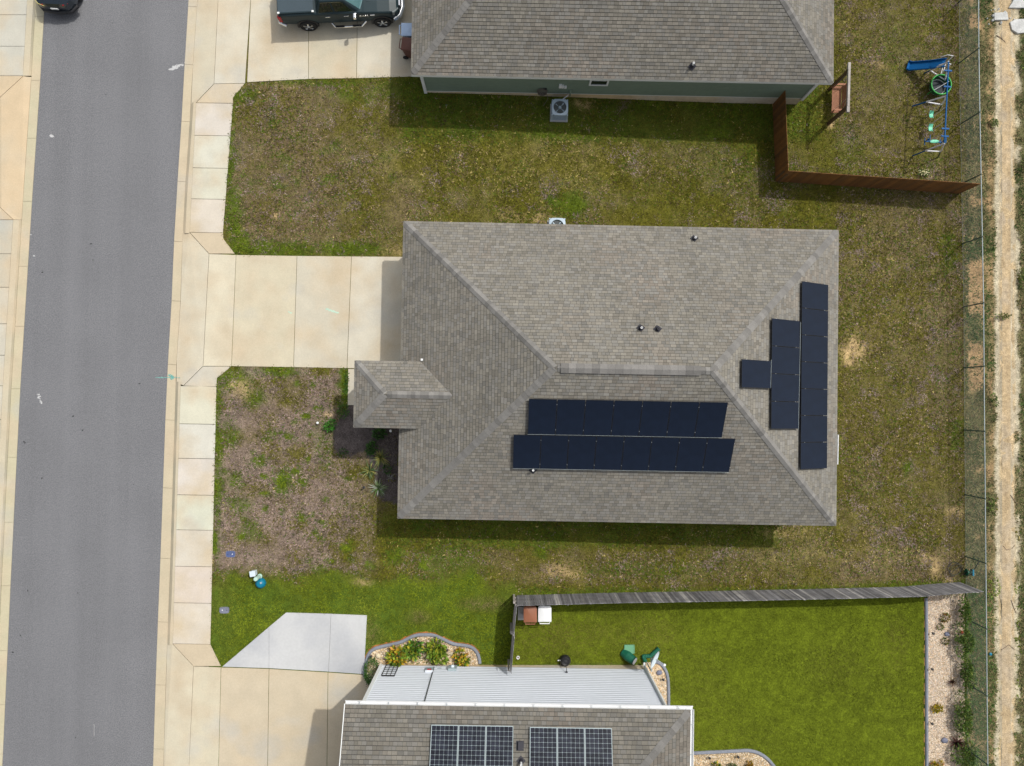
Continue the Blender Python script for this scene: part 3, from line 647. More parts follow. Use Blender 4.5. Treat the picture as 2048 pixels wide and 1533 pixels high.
# ---------------- middle house (the one with the black panels)
ZE, PITCH = 2.85, .58
NW, NE, SE, SW = P(807,443,ZE), P(1677,461,ZE), P(1672,1052,ZE), P(795,1037,ZE)
hm = thing('house', ((NW+SE)/2).to_2d().to_3d(), 'brown-grey shingled hip roof house in the middle carrying two black solar arrays', 'house')
roof_m, RW, RE, NM, PLM = hip_house(hm, NW, NE, SE, SW, PITCH, T_MID, .145, .35)
UM = ((NE-NW)+(SE-SW)).normalized(); VM = ((NW-SW)+(NE-SE)).normalized()
mb = MB()                                            # ridge vent strip
a, b = RW+UM*.25+Vector((0, 0, .055)), RE-UM*.45+Vector((0, 0, .055)); s = 0; L = (b-a).length
while s < L-.02:
    e = min(s+.3, L); k = random.choice(T_CAP)*random.uniform(.8, 1.1); c = (k*1.02, k*.98, k*.92)
    p, q = a+UM*s, a+UM*(e-.006)
    for sg in (1, -1):
        o = VM*sg*.19-Vector((0, 0, .075)); mb.poly([p, q, q+o, p+o], c); mb.poly([p+o, q+o, q+o-Vector((0, 0, .035)), p+o-Vector((0, 0, .035))], (.03,.03,.03))
    s = e
mb.build('ridge_vent', 'shingle', roof_m, recalc=False)
fascia(hm, [NW, SW, SE, NE], ZE-.005, .17, .03)
wm = inset(NW, NE, SE, SW, .38); soffit(hm, inset(NW, NE, SE, SW, .03), ZE-.15)
lap_box(hm, wm, .30, ZE-.16, .16, 'siding_tan'); found(hm, wm, .30, -.7); corner_trim(hm, wm, .12, ZE-.17)
for px_, py_, pl in ((1388,478,'N'), (1281,657,'N'), (1066,940,'S')):
    q = PLM[pl]; vent_pipe(hm, on_plane(px_, py_, q[0], NM[pl]), NM[pl])
vent_pipe(hm, on_plane(1315,659,PLM['N'][0],NM['N']), NM['N'], h=.2, white=False)
# porch gablet
ZP = ZE+.58*.93
pNW, pSW = P(709.5,721.5,ZP), P(707,855,ZP); w2 = (pNW-pSW).length/2
pNE, pSE = pNW+UM*4.2, pSW+UM*4.2
pRW = (pNW+pSW)/2+UM*w2+Vector((0, 0, PITCH*w2)); pRE = (pNE+pSE)/2+Vector((0, 0, PITCH*w2))
def cut_run(z): return (z-ZE)/PITCH                   # where the main west slope reaches height z
xw = lambda p, z: p+UM*(((NW+SW)/2-p).dot(UM)+cut_run(z))
pNe, pSe, pRe = xw(pNW, ZP), xw(pSW, ZP), xw((pNW+pSW)/2, pRW.z)
pNe.z = ZP; pSe.z = ZP; pRe.z = pRW.z
mb = MB(); pp = dict(S=[pSW, pSe, pRe, pRW], N=[pNe, pNW, pRW, pRe], W=[pNW, pSW, pRW])
for q in pp.values(): shingles(mb, q, .145, T_MID, red=.3)
pr = mb.build('porch_roof', 'shingle', hm, recalc=False); pn = {k: plane_n(*q[:3]) for k, q in pp.items()}
for a, b, i, j in ((pSW, pRW, 'S', 'W'), (pNW, pRW, 'N', 'W'), (pRW, pRe, 'N', 'S')):
    mb = MB(); caps(mb, a, b, pn[i], pn[j], T_CAP); mb.build('ridge_cap', 'shingle', pr, recalc=False)
fascia(hm, [pNe, pNW, pSW, pSe], ZP-.005, .18, .03, closed=False)
mb = MB(); q = [pNW, pSW, pSe, pNe]; mb.prism([p.to_2d()[:] for p in inset(*[pSW, pSe, pNe, pNW], .04)], ZP-.17, ZP-.15); mb.build('soffit', 'fascia', hm)
for p in (pNW+UM*.35-VM*.35, pSW+UM*.35+VM*.35):
    mb = MB(); mb.box((p.x, p.y, (ZP-.17+.12)/2), (.2, .2, ZP-.29), rz=R(-1.2)); mb.box((p.x, p.y, .35), (.32, .32, .46), rz=R(-1.2)); mb.build('porch_column', 'fascia', hm)
mb = MB(); p = on_plane(844,720,PLM['W'][0],NM['W'])+Vector((0, 0, .06)); mb.box(p, (.085, .085, .04), rz=R(-1.2)); mb.build('flashing', 'white', hm)
mb = MB(); a, b = P(1675.5,870,ZE-.03), P(1674.5,929,ZE-.03); mb.bar(a, b, .045, .09); mb.bar(a+Vector((0, 0, .05)), b+Vector((0, 0, .05)), .03, .02); mb.build('gutter', 'white', hm)
mb = MB(); a, b = wm[0]+(wm[3]-wm[0])*.10, wm[0]+(wm[3]-wm[0])*.47; o = -UM*.03
for k in range(4): mb.bar(a+o+Vector((0, 0, .42+k*.53)), b+o+Vector((0, 0, .42+k*.53)), .04, .5)
mb.build('garage_door', 'white', hm)
mb = MB(); c = wm[0]+(wm[3]-wm[0])*.58-UM*.03; mb.bar(c+Vector((0, 0, .32)), c+Vector((0, 0, 2.4)), .95, .05); mb.build('front_door', 'wood_red', hm)

# ---------------- solar panels
def array_rows(plane, n, u, v, rows, size, label, group, glassmat='pv'):
    """rows: (photo corner of the row's first panel, count, direction name); size = (along u, along v)"""
    base = None
    for cornerpx, count, along_u, rowname in rows:
        p0 = on_plane(cornerpx[0], cornerpx[1], plane[0]+n*.14, n)
        for i in range(count):
            d = u*size[0] if along_u else v*size[1]
            c = p0+d*i+(u*size[0]+v*size[1])/2
            if base is None:
                root = thing('solar_panel', c, '', 'solar panel', group)
                root.rotation_euler = Matrix((u, v, n)).transposed().to_euler()
                w, h = size[0]-.018, size[1]-.018
                mb = MB(); f = .012
                for s in (-1, 1):
                    mb.box((0, s*(h/2-f/2), 0), (w, f, .036)); mb.box((s*(w/2-f/2), 0, 0), (f, h-2*f, .036))
                mb.build('frame', 'pvframe', root, local=True)
                mb = MB(); mb.box((0, 0, .008), (w-2*f, h-2*f, .012)); mb.build('panel_glass', glassmat, root, local=True)
                for s in (-1, 1):
                    mb = MB()
                    q = (w/2+.009, s*h*.36, .02) if along_u else (s*w*.36, h/2+.009, .02)
                    mb.box(q, (.024, .024, .012)); mb.build('clamp', 'alu', root, local=True)
                for s in (-.3, .3):
                    mb = MB()
                    if along_u: mb.box((0, s*h, -.06), (w+.01, .04, .05))
                    else: mb.box((s*w, 0, -.06), (.04, h+.01, .05))
                    mb.build('rail', 'pvframe', root, local=True)
                base = root; o = root
            else:
                o = copy_tree(base); o.location = c
            o['label'] = label(i, count, rowname)
nS, nE_ = NM['S'], NM['E']
uS = UM.copy(); vS = nS.cross(uS).normalized()
if vS.z < 0: vS = -vS
def sz(a, b, p0, n): return (on_plane(*b, p0, n)-on_plane(*a, p0, n)).length
pS = PLM['S'][0]+nS*.14
wA = sz((1057.4,797.5), (1455.6,805), pS, nS)/7; hA = sz((1057.4,797.5), (1054.8,868.8), pS, nS); wB = sz((1026.6,869), (1471.5,877), pS, nS)/8
PW, PH = (wA+wB)/2, hA-.01
def lab_S(i, n, row):
    q = 'leftmost' if i == 0 else 'rightmost' if i == n-1 else ORD[i]+' from the left'
    return f'black solar panel, {q} in the {row} row on the south slope'
array_rows([PLM['S'][0]], nS, uS, vS, [((1055.0,868.6), 7, True, 'shorter upper'), ((1025.2,936.8), 8, True, 'longer lower')], (PW, PH), lab_S, 'black solar panels on the middle house, long array')
mb = MB()
for px0, n_ in (((1055.0,868.6), 7), ((1025.2,936.8), 8)):
    p0 = on_plane(*px0, pS, nS); mb.bar(p0-vS*.012-nS*.0, p0+uS*PW*n_-vS*.012, .007, .05)
o = mb.build('panel_trim', 'railgrey', hm)
uE = -VM; vE = nE_.cross(uE).normalized()
if vE.z < 0: uE2 = uE; vE = -vE
# on the east slope u runs along the eave (southwards), v runs up the slope (westwards)
pE = PLM['E'][0]+nE_.normalized()*.14
wE = sz((1657.7,572), (1652.7,939), pE, nE_)/7; hE = sz((1604.4,566), (1657.7,572), pE, nE_)-.02
ue = Matrix((vE, nE_)).to_2x2 if False else None
def lab_E(i, n, row):
    if n == 1: return 'single black solar panel nearest the ridge on the east slope'
    q = 'northernmost' if i == 0 else 'southernmost' if i == n-1 else ORD[i]+' from the north'
    return f'black solar panel, {q} in the {row} column on the east slope'
Eu, Ev = -vE, uE                                     # u down-slope, v along the eave (south)
if Eu.cross(Ev).dot(nE_) < 0:
    Eu = Eu; Ev2 = -Ev
    array_rows([PLM['E'][0]], nE_, Ev*-1 if False else Eu, Ev2, [((1599.4+1,939.5), 7, False, 'longest outer'), ((1541.5,858.5), 4, False, 'middle'), ((1482.5,775.5), 1, False, 'inner')], (hE, wE),
        lambda i, n, row: lab_E(n-1-i, n, row), 'black solar panels on the middle house, stepped east array')
else:
    array_rows([PLM['E'][0]], nE_, Eu, Ev, [((1604.4,565.5), 7, False, 'longest outer'), ((1546,640), 4, False, 'middle'), ((1484,718.5), 1, False, 'inner')], (hE, wE), lab_E, 'black solar panels on the middle house, stepped east array')
mb = MB()
for a, b in (((1601,645), (1596.5,860)), ((1542.5,720), (1541,776))):
    mb.bar(on_plane(*a, pE+nE_*.0, nE_), on_plane(*b, pE, nE_), .008, .05)
mb.build('panel_trim', 'railgrey', hm)

# ---------------- north house (green siding)
a, b = P(822,150.5,ZE), P(1666.5,167,ZE); u = (b-a).normalized(); v = Vector((-u.y, u.x, 0)); dep = 12.9
nSW, nSE = a, b; nNW, nNE = a+v*dep, b+v*dep
hn = thing('house', ((nSW+nNE)/2).to_2d().to_3d(), 'grey shingled house with sage green siding at the top edge, truck in its drive', 'house')
roof_n, _, _, NN, PLN = hip_house(hn, nNW, nNE, nSE, nSW, PITCH, T_N, .145, .3)
fascia(hn, [nNW, nSW, nSE, nNE], ZE-.005, .17, .03)
wn = inset(nNW, nNE, nSE, nSW, .0); c = sum(wn, Vector())/4
bl, br = G(852.5,185.5,0), G(1596,206.5,0)                        # base corners of the south wall
yo = (bl-nSW.to_2d().to_3d()).dot(v)
wSW, wSE = Vector((bl.x, bl.y, 0)), Vector((br.x, br.y, 0))
inb = max(.3, min(.5, (wSW-nSW.to_2d().to_3d()).dot(v)))
wSW = nSW.to_2d().to_3d()+u*inb+v*inb; wSE = nSE.to_2d().to_3d()-u*inb+v*inb; wNW = nNW.to_2d().to_3d()+u*inb-v*inb; wNE = nNE.to_2d().to_3d()-u*inb-v*inb
wn = [wNW, wNE, wSE, wSW]
soffit(hn, inset(nNW, nNE, nSE, nSW, .03), ZE-.15)
mb = MB()                                                         # siding whose lower edge rises to the east as the slab shows more
lap_wall(mb, wSW, wSE, .34, ZE-.16, .17, -v); lap_wall(mb, wSE, wNE, .34, ZE-.16, .17, u); lap_wall(mb, wNW, wSW, .34, ZE-.16, .17, -u)
wall_n = mb.build('wall', 'siding_green', hn, recalc=False)
found(hn, wn, .34, -.8); corner_trim(hn, [wSW-v*.02-u*.02, wSE-v*.02+u*.02], .18, ZE-.17, .13)
mb = MB(); mb.bar(wSW-v*.018+Vector((0, 0, .335)), wSE-v*.018+Vector((0, 0, .335)), .02, .05); mb.build('starter_trim', 'fascia', hn)
def wall_pt(px_, py_, z=None, o=0.0): return on_plane(px_, py_, wSW-v*o, v)
win = thing  # (no-op alias)
wa, wb = wall_pt(1178,167), wall_pt(1216,168.5); zb = max(wall_pt(1197,168.5).z, .75)
wx0, wx1 = (wa-wSW).dot(u), (wb-wSW).dot(u); zt = zb+.95
mb = MB(); fo = -v*.035
for (x0, x1, z0, z1) in ((wx0, wx1, zb-.08, zb), (wx0, wx1, zt, zt+.08), (wx0, wx0+.08, zb, zt), (wx1-.08, wx1, zb, zt), (wx0+.08, wx1-.08, (zb+zt)/2-.02, (zb+zt)/2+.02)):
    p, q = wSW+u*x0, wSW+u*x1; mb.bar(p+fo+Vector((0, 0, (z0+z1)/2)), q+fo+Vector((0, 0, (z0+z1)/2)), .05, z1-z0)
wf = mb.build('window', 'fascia', hn)
mb = MB(); mb.bar(wSW+u*(wx0+.08)-v*.02+Vector((0, 0, (zb+zt)/2)), wSW+u*(wx1-.08)-v*.02+Vector((0, 0, (zb+zt)/2)), .02, zt-zb); mb.build('pane', 'glass', wf)
vent_pipe(hn, on_plane(1384,133,PLN['S'][0],NN['S']), NN['S'], h=.34)
mb = MB()                                                         # meter sockets
for px_, py_, w_, h_ in ((1121,170,.13,.3), (1126,171,.09,.22), (1131,172,.10,.16)):
    p = wall_pt(px_, py_); p.z = max(p.z, .8); mb.box(p-v*.06, (w_, .09, h_), rz=R(1.2))
mb.build('outlet_box', 'white', hn)
mb = MB(); p = wall_pt(1143,172); p.z = .75
mb.tube([p-v*.02, p-v*.12+Vector((0, 0, -.05)), p-v*.12+Vector((0, 0, -.45))], .035, 8); mb.box(p-v*.03, (.16, .05, .16), rz=R(1.2)); mb.build('conduit', 'siding_green', hn)
mb = MB(); a_, b_ = wNW+(wSW-wNW)*.40, wNW+(wSW-wNW)*.88
for k in range(4): mb.bar(a_-u*.03+Vector((0, 0, .42+k*.53)), b_-u*.03+Vector((0, 0, .42+k*.53)), .04, .5)
mb.build('garage_door', 'white', hn)
# hose on a hanger on that wall
p = wall_pt(1085,174); p.z = .78
hh = thing('garden_hose', (p-v*.12).to_2d().to_3d(), 'coiled garden hose hung on a bracket on the green wall left of the air conditioner', 'hose')
mb = MB(); mw = Matrix((u, Vector((0, 0, 1)), -v)).transposed()
for k in range(5): mb.torus(p-v*(.08+.03*k)+Vector((0, 0, -.05-.01*k)), .24-.012*k, .013, 22, 5, mw)
mb.tube([p-v*.1+u*.2+Vector((0, 0, -.2)), p-v*.25+u*.3+Vector((0, 0, -.55)), p-v*.5+u*.1+Vector((0, 0, -.72))], .013, 5); mb.build('coil', 'hose', hh)
mb = MB(); mb.box(p-v*.06+Vector((.12, 0, .14)), (.16, .10, .05), rz=R(1.2)); mb.build('bracket', 'black', hh)

# ---------------- south house (two storeys, white siding, gutters)
Z2 = 5.1; P4 = .335
sNW, sNE = P(690,1409,Z2), P(1381,1420,Z2); u = (sNE-sNW).normalized(); v = Vector((-u.y, u.x, 0)); dep = 10.6
sSW, sSE = sNW-v*dep, sNE-v*dep
hsu = thing('house', ((sNW+sSE)/2).to_2d().to_3d(), 'two storey white sided house at the bottom edge with gridded solar panels', 'house')
roof_s, sRW, sRE, NS, PLS = hip_house(hsu, sNW, sNE, sSE, sSW, P4, T_S, .165, .4, west_gable=True)
wl = G(765.5,1328,0); wr = G(1288,1327.5,0)
wl = Vector((wl.x, wl.y, 0)); wr = wl+u*((wr-wl).to_2d().to_3d()).dot(u)
oN = (sNW.to_2d().to_3d()-wl).dot(v)
c4 = [wl, wr, wr-v*(dep-2*oN), wl-v*(dep-2*oN)]
lap_box(hsu, c4, .42, Z2-.05, .21, 'siding_white'); found(hsu, c4, .42, -.8)
mb = MB()
for i, (a_, b_) in enumerate(((c4[0], c4[3]),)):                  # gable end wall
    m_ = (a_+b_)/2; mb.poly([Vector((a_.x, a_.y, Z2-.06)), Vector((b_.x, b_.y, Z2-.06)), Vector((m_.x, m_.y, sRW.z-.15))])
mb.build('gable', 'siding_white', hsu, recalc=False)
corner_trim(hsu, [wl+v*.015-u*.015], .40, Z2-.06, .14)
mb = MB(); p = wr+v*.03-u*.02; mb.box((p.x, p.y, (Z2+.1)/2), (.12, .12, Z2-.5), rz=R(-1)); mb.build('corner_trim', 'fascia', hsu)
mb = MB(); p = wr+v*.10-u*.05; mb.tube([Vector((p.x, p.y, Z2-.2)), Vector((p.x, p.y, .15)), Vector((p.x, p.y, .05))+v*.12], .055, 4); mb.build('downspout', 'fascia', hsu)
mb = MB(); mb.bar(sNW-v*.3+Vector((0, 0, -.12)), sNE-v*.3+Vector((0, 0, -.12)), .6, .02); mb.bar(sNW+Vector((0,0,-.09))-v*.012, sNE+Vector((0,0,-.09))-v*.012, .02, .16); mb.bar(sNW-u*.012+Vector((0,0,-.06)), sRW-u*.012+Vector((0,0,-.06)), .03, .16); mb.bar(sSW-u*.012+Vector((0,0,-.06)), sRW-u*.012+Vector((0,0,-.06)), .03, .16); mb.bar(sNE+u*.012+Vector((0,0,-.09)), sSE+u*.012+Vector((0,0,-.09)), .02, .16); mb.build('fascia', 'fascia', hsu)
def gutter(root, a, b, out):
    mb = MB(); a, b = Vector(a)+Vector((0, 0, -.01)), Vector(b)+Vector((0, 0, -.01)); prof = [(.005, 0), (.005, -.10), (.115, -.10), (.145, -.03), (.145, .012), (.130, .012), (.130, -.02), (.108, -.088), (.016, -.088)]
    q = [p+out*x+Vector((0, 0, z)) for x, z in prof for p in (a, b)]
    for i in range(len(prof)-1): mb.poly([q[2*i], q[2*i+1], q[2*i+3], q[2*i+2]])
    g_ = mb.build('gutter', 'white', root, recalc=False); L = (b-a).length; n_ = int(L/1.15); d = (b-a).normalized()
    for k in range(n_):
        mb = MB(); p = a+d*(L*(k+.5)/n_); mb.box(p+out*.07+Vector((0, 0, .005)), (.11 if abs(out.x) > .5 else .03, .03 if abs(out.x) > .5 else .11, .014)); mb.build('gutter_hanger', 'steel', g_)
    return g_
gutter(hsu, sNW, sNE+u*.11, v); gutter(hsu, sNE, sSE, u)
for k in range(1): pass
vent_pipe(hsu, on_plane(1042,1522,PLS['N'][0],NS['N']), NS['N'], h=.36, r=.05)
mb = MB(); p = on_plane(1040,1492,PLS['N'][0],NS['N']); n = NS['N']; m_ = Matrix((u, n.cross(u), n)).transposed()
mb.box(p+n*.07, (.16, .30, .12), mtx=m_); mb.box(p+n*.012, (.30, .36, .012), mtx=m_); mb.build('exhaust_vent', 'vent', hsu)
# gridded panels
nN = NS['N']; uN = u.copy(); vN = nN.cross(uN).normalized()
p_a = PLS['N'][0]+nN*.13
wP = sz((862.5,1449.5), (1027,1453), p_a, nN)/3; hP = wP*1.665
def cellpanel(mb_back, w, h): pass
def lab_N(i, n, row): return f'white gridded solar panel, {["left", "middle", "right"][i]} one of the {row} array on the bottom house'
vd = -vN if vN.dot(v) > 0 else vN                     # up the slope, away from the north eave
base = None
for cpx, row in (((862.5,1449.5), 'left'), ((1059.5,1454), 'right')):
    p0 = on_plane(*cpx, p_a, nN)
    for i in range(3):
        c = p0+uN*wP*(i+.5)+vd*hP/2
        if base is None:
            base = thing('solar_panel', c, '', 'solar panel', 'gridded solar panels on the south house'); rt = Matrix((-uN, vd, nN)).transposed()
            if rt.determinant() < 0: rt = Matrix((uN, vd, nN)).transposed()
            base.rotation_euler = rt.to_euler(); w, h = wP-.012, hP-.010; f = .013
            mb = MB()
            for s in (-1, 1): mb.box((0, s*(h/2-f/2), 0), (w, f, .04)); mb.box((s*(w/2-f/2), 0, 0), (f, h-2*f, .04))
            mb.build('frame', 'railgrey', base, local=True)
            mb = MB(); mb.box((0, 0, .004), (w-2*f, h-2*f, .012)); bk = mb.build('backsheet', 'metergrey', base, local=True)
            mb = MB(); cw, ch = (w-2*f-.02)/6, (h-2*f-.03)/10
            for a_ in range(6):
                for b_ in range(10):
                    x, y = (a_-2.5)*cw, (b_-4.5)*ch; e, ck = .0035, .011; X_, Y_ = cw/2-e, ch/2-e
                    mb.poly([(x-X_+ck, y-Y_, .0125), (x+X_-ck, y-Y_, .0125), (x+X_, y-Y_+ck, .0125), (x+X_, y+Y_-ck, .0125), (x+X_-ck, y+Y_, .0125), (x-X_+ck, y+Y_, .0125), (x-X_, y+Y_-ck, .0125), (x-X_, y-Y_+ck, .0125)])
            mb.build('cells', mat('mono_cells', (.015, .017, .026), rough=.18, var=.4, s1=1.3, s2=5, spec=.25), base, local=True, recalc=False)
            o = base
        else: o = copy_tree(base); o.location = c
        o['label'] = lab_N(i, 3, row)
# wall fittings of the south house
wpt = lambda px_, py_, o=0: on_plane(px_, py_, wl+v*o, v)
UR = math.atan2(u.y, u.x)
p = wpt(859,1344); mb = MB(); mb.box(p+v*.07, (.32, .14, .42), rz=UR); e = mb.build('electric_box', 'metergrey', hsu)
mb = MB(); mb.box(p+v*.075+Vector((0, 0, .23)), (.34, .16, .03), rz=UR); mb.build('cover', 'siding_white', e)
mb = MB(); mb.box(p+v*.15+Vector((0, 0, .10)), (.18, .02, .12), rz=UR); mb.build('warning_label', 'red', e)
p = wpt(905,1341); mb = MB(); mb.box(p+v*.08, (.38, .16, .46), rz=UR); e = mb.build('meter_box', 'metergrey', hsu)
mb = MB(); mb.lathe([(.085, .14), (.085, .20), (.06, .25), (.001, .26)], p+Vector((0, 0, .03)), 16, 'Y'); mb.build('meter_glass', 'dishblue', e)
mb = MB(); q = p+u*.17+v*.06; mb.tube([q+Vector((0, 0, -.2)), Vector((q.x, q.y, .05))], .03, 8); mb.build('conduit', 'steel', e)
mb = MB(); q = p-u*.2+v*.03+Vector((0, 0, .02)); mb.bar(q, q-u*.62, .03, .03); mb.bar(q-u*.3+Vector((0, 0, -.1)), q-u*.5+Vector((0, 0, -.1)), .05, .08); mb.build('conduit', 'metergrey', hsu)
q = wpt(868,1338)+v*.075; mb = MB(); mb.tube([q, Vector((q.x, q.y, Z2-.2))], .022, 6); mb.build('service_cable', 'cable', hsu)
q = wpt(997,1345)+v*.04; mb = MB(); mb.tube([q, q+v*.10+Vector((0, 0, -.06)), q+v*.1+Vector((0, 0, -.25))], .02, 6); mb.build('hose_tap', 'steel', hsu)
q = wpt(1133,1348)+v*.05; mb = MB(); mb.box(q, (.1, .08, .1), rz=UR); mb.tube([q, q+v*.15+Vector((0, 0, -.05))], .018, 6); mb.build('hose_tap', 'vent', hsu); TAP = q+v*.15+Vector((0, 0, -.05))
SU, SV, SWL, SWR = u.copy(), v.copy(), wl.copy(), wr.copy()

# ================================================================ FENCES
def path_pts(tab, h):                      # photo top line -> ground points under it
    return [G(x, y, h) for x, y in tab]
def picket_fence(name, label, runs, h, m, tones, pw, ragged, side, group=None, railmat='wood_dark'):
    root = thing(name, G(*runs[0][0], h)-Vector((0, 0, h)), label, 'fence', group)
    pk = MB(); rails = MB(); posts = []
    for tab in runs:
        pts = path_pts(tab, h)
        for a, b in zip(pts, pts[1:]):
            d = (b-a).to_2d().to_3d(); L = d.length; d.normalize(); o = Vector((-d.y, d.x, 0))*side; s = 0.0
            while s < L:
                w = min(pw*random.uniform(.93, 1.05), L-s); t = (s+w/2)/L; p = a.lerp(b, t); hh = h+random.uniform(-ragged, ragged*.3); le = random.gauss(0, .012)*ragged*20
                k = random.uniform(*tones[1]); c = tuple(x*k for x in tones[0])
                if random.random() < tones[2]: c = tuple(x*k for x in tones[3])
                base = Vector((p.x, p.y, p.z-h)); q0, q1 = base-d*(w/2-.004), base+d*(w/2-.004); tz_ = Vector((d.x*le, d.y*le, 0))+o*random.gauss(0, ragged*.12)
                th = .018; vs = []
                for z0, tt in ((-.12, Vector()), (hh, tz_)):
                    vs += [q0+tt+Vector((0, 0, z0))-o*th/2, q1+tt+Vector((0, 0, z0))-o*th/2, q1+tt+Vector((0, 0, z0))+o*th/2, q0+tt+Vector((0, 0, z0))+o*th/2]
                pk.add(vs, [(0,1,5,4),(1,2,6,5),(2,3,7,6),(3,0,4,7),(4,5,6,7)], c); s += w
            for z in (.35, h*.52, h-.28):
                ra, rb = a+o*.045, b+o*.045; ra.z += z-h; rb.z += z-h; rails.bar(ra, rb, .04, .09)
            n = max(1, round(L/2.4))
            for k in range(n+1): posts.append(a.lerp(b, k/n)+o*.12)
    pk.build('pickets', m, root, recalc=True); rails.build('rails', railmat, root)
    for p in posts:
        mb = MB(); mb.box((p.x, p.y, p.z-h/2-.25), (.09, .09, h-.42)); mb.build('post', railmat, root)
    return root
picket_fence('wooden_fence', 'reddish brown stained wood privacy fence around the playground yard, bent at a right angle', [[(1570.5,181),(1577,342)], [(1577,342),(1770,355),(1962,368)]], 1.66, 'picket_brown',
    ((.175,.075,.018), (.72, 1.2), .2, (.15,.07,.022)), .14, .006, 1)
gf = [(1034.5,1212),(1240,1206.5),(1400,1204),(1536,1201),(1700,1197.5),(1849,1193.5),(1908,1188),(1968,1184)]
picket_fence('wooden_fence', 'weathered silver grey wood fence between the bare yard and the vivid green lawn', [gf, [(1034,1212),(1027.5,1272)], [(1029,1274),(1022.5,1349)]], 1.82, 'wood_grey',
    ((.185,.182,.19), (.6, 1.3), .16, (.33,.32,.31)), .095, .02, -1, railmat='wood_light')
# wire fence along the back
CF = [(1955,-400),(1956,-150),(1957,-30),(1957.5,97),(1959.5,225),(1962,349),(1964.5,474),(1967,606),(1968,733),(1969,863),(1970.5,998),(1971.5,1127),(1973,1258),(1974,1392),(1975.5,1530),(1977,1670),(1978,1800)]
hC = 1.55; top = path_pts(CF, hC)
cf = thing('chain_link_fence', top[3]-Vector((0, 0, hC)), 'long green chain link fence with a steel top rail beside the sandy track', 'fence')
mb = MB(); mb.tube(top, .021, 8); mb.build('top_rail', 'railgrey', cf, smooth=50)
mb = MB(); mb.tube([p-Vector((0, 0, hC-.06)) for p in top], .008, 4); mb.build('tension_wire', 'wire', cf)
for p in top:
    mb = MB(); mb.tube([p-Vector((.0, 0, hC+.1)), p-Vector((0, 0, .02))], .03, 8); mb.lathe([(.034, -.02), (.034, .03), (.0, .055)], p, 8); mb.build('post', 'postdark', cf, smooth=50)
mb = MB(); cell = .075
for a, b in zip(top[1:], top[2:-1]):
    L = (b-a).length; n = int(L/cell); hh = hC-.06; sp = hh
    for sgn in (1, -1):
        for k in range(-int(hh/cell)-1, n+1):
            s0 = k*cell; s1 = s0+hh; t0, t1 = max(0, s0), min(L, s1)
            if t1 <= t0: continue
            z0, z1 = (t0-s0), (t1-s0)
            if sgn < 0: z0, z1 = hh-z0, hh-z1
            A = a.lerp(b, t0/L)+Vector((.012*sgn, 0, z0-hC+.04)); B = a.lerp(b, t1/L)+Vector((.012*sgn, 0, z1-hC+.04)); d = (B-A).normalized(); w = .0025
            e1 = Vector((w, 0, 0)); e2 = d.cross(Vector((1, 0, 0)))*w
            mb.add([A-e1, A+e2, A+e1, B-e1, B+e2, B+e1], [(0,1,4,3),(1,2,5,4),(2,0,3,5)])
mb.build('wire_mesh', 'wire', cf, recalc=False)

# ================================================================ PLAY YARD
# swing set
hS = 1.85
B0, B1 = G(1897,124,hS), G(1889,287,hS); sw = thing('swing_set', G(1850,240), 'blue and white playground swing set with two mint seats, a glider and a slide', 'swing set')
bd = (B1-B0).normalized(); bl_ = (B1-B0).length; out = Vector((-bd.y, bd.x, 0))
if out.x < 0: out = -out
mb = MB(); mb.tube([B0, B1], .032, 10); mb.build('top_beam', 'blue', sw, smooth=50)
for px_, py_ in ((1897,142),(1894.5,174),(1891.5,258),(1890,273)):
    s = (G(px_, py_, hS)-B0).dot(bd); p = B0+bd*s; mb = MB(); mb.bar(p-out*.17, p+out*.17, .06, .06); mb.lathe([(.045,-.05),(.045,.05)], p, 10, 'Y'); mb.build('beam_bracket', 'blue', sw)
def aframe(apex, fw, fe, fl=.42):
    for foot in (fw, fe):
        mb = MB(); mid = foot.lerp(apex, fl); mb.tube([foot, mid], .032, 8); mb.build('leg', 'blue' if foot is fw else 'postdark', sw, smooth=50)
        mb = MB(); mb.tube([mid, apex], .036, 8); mb.build('leg', 'whitemesh', sw, smooth=50)
    mb = MB(); mb.tube([fw.lerp(apex, fl), fe.lerp(apex, fl)], .030, 8); mb.build('cross_bar', 'whitemesh', sw, smooth=50)
aframe(B0+bd*((G(1892.5,192,hS)-B0).dot(bd)), G(1824.5,213), G(1877,222)); aframe(B1, G(1824.5,312.5), G(1876,315)); aframe(B0, G(1849,147), G(1888,172), .25)
SC = hS
for (cx, cy) in ((1862.2,230), (1860.8,256.5)):
    c = G(cx, cy, .42); seat_top = []
    mb = MB(); m_ = 9
    for i in range(m_):
        t0, t1 = -.5+i/m_, -.5+(i+1)/m_; z = lambda t: .045*(2*t)**2*1.6
        a, b = c+bd*t0*.34+Vector((0, 0, z(t0))), c+bd*t1*.34+Vector((0, 0, z(t1))); mb.bar(a, b, .19, .02)
    st_ = mb.build('swing_seat', 'mint', sw, bevel=.004)
    for s in (-1, 1):
        q = c+bd*s*.17+Vector((0, 0, .07)); tq = B0+bd*((q-B0).dot(bd)); tq.z = q.z-c.z-.0+ (G(cx, cy).z)+hS-.03-.07+.0
        mb = MB(); mb.tube([q, Vector((tq.x, tq.y, G(cx, cy).z+hS))], .015, 5); mb.build('chain', 'whitemesh', st_)
c = G(1868,283.5,.45)                                                         # glider
mb = MB(); mb.ball(c+Vector((0, 0, .02)), (.26, .085, .03), 14, 5); gl = mb.build('glider_seat', 'mint', sw, smooth=60)
mb = MB(); mb.bar(c-out*.42+Vector((0, 0, -.05)), c+out*.42+Vector((0, 0, -.05)), .05, .05)
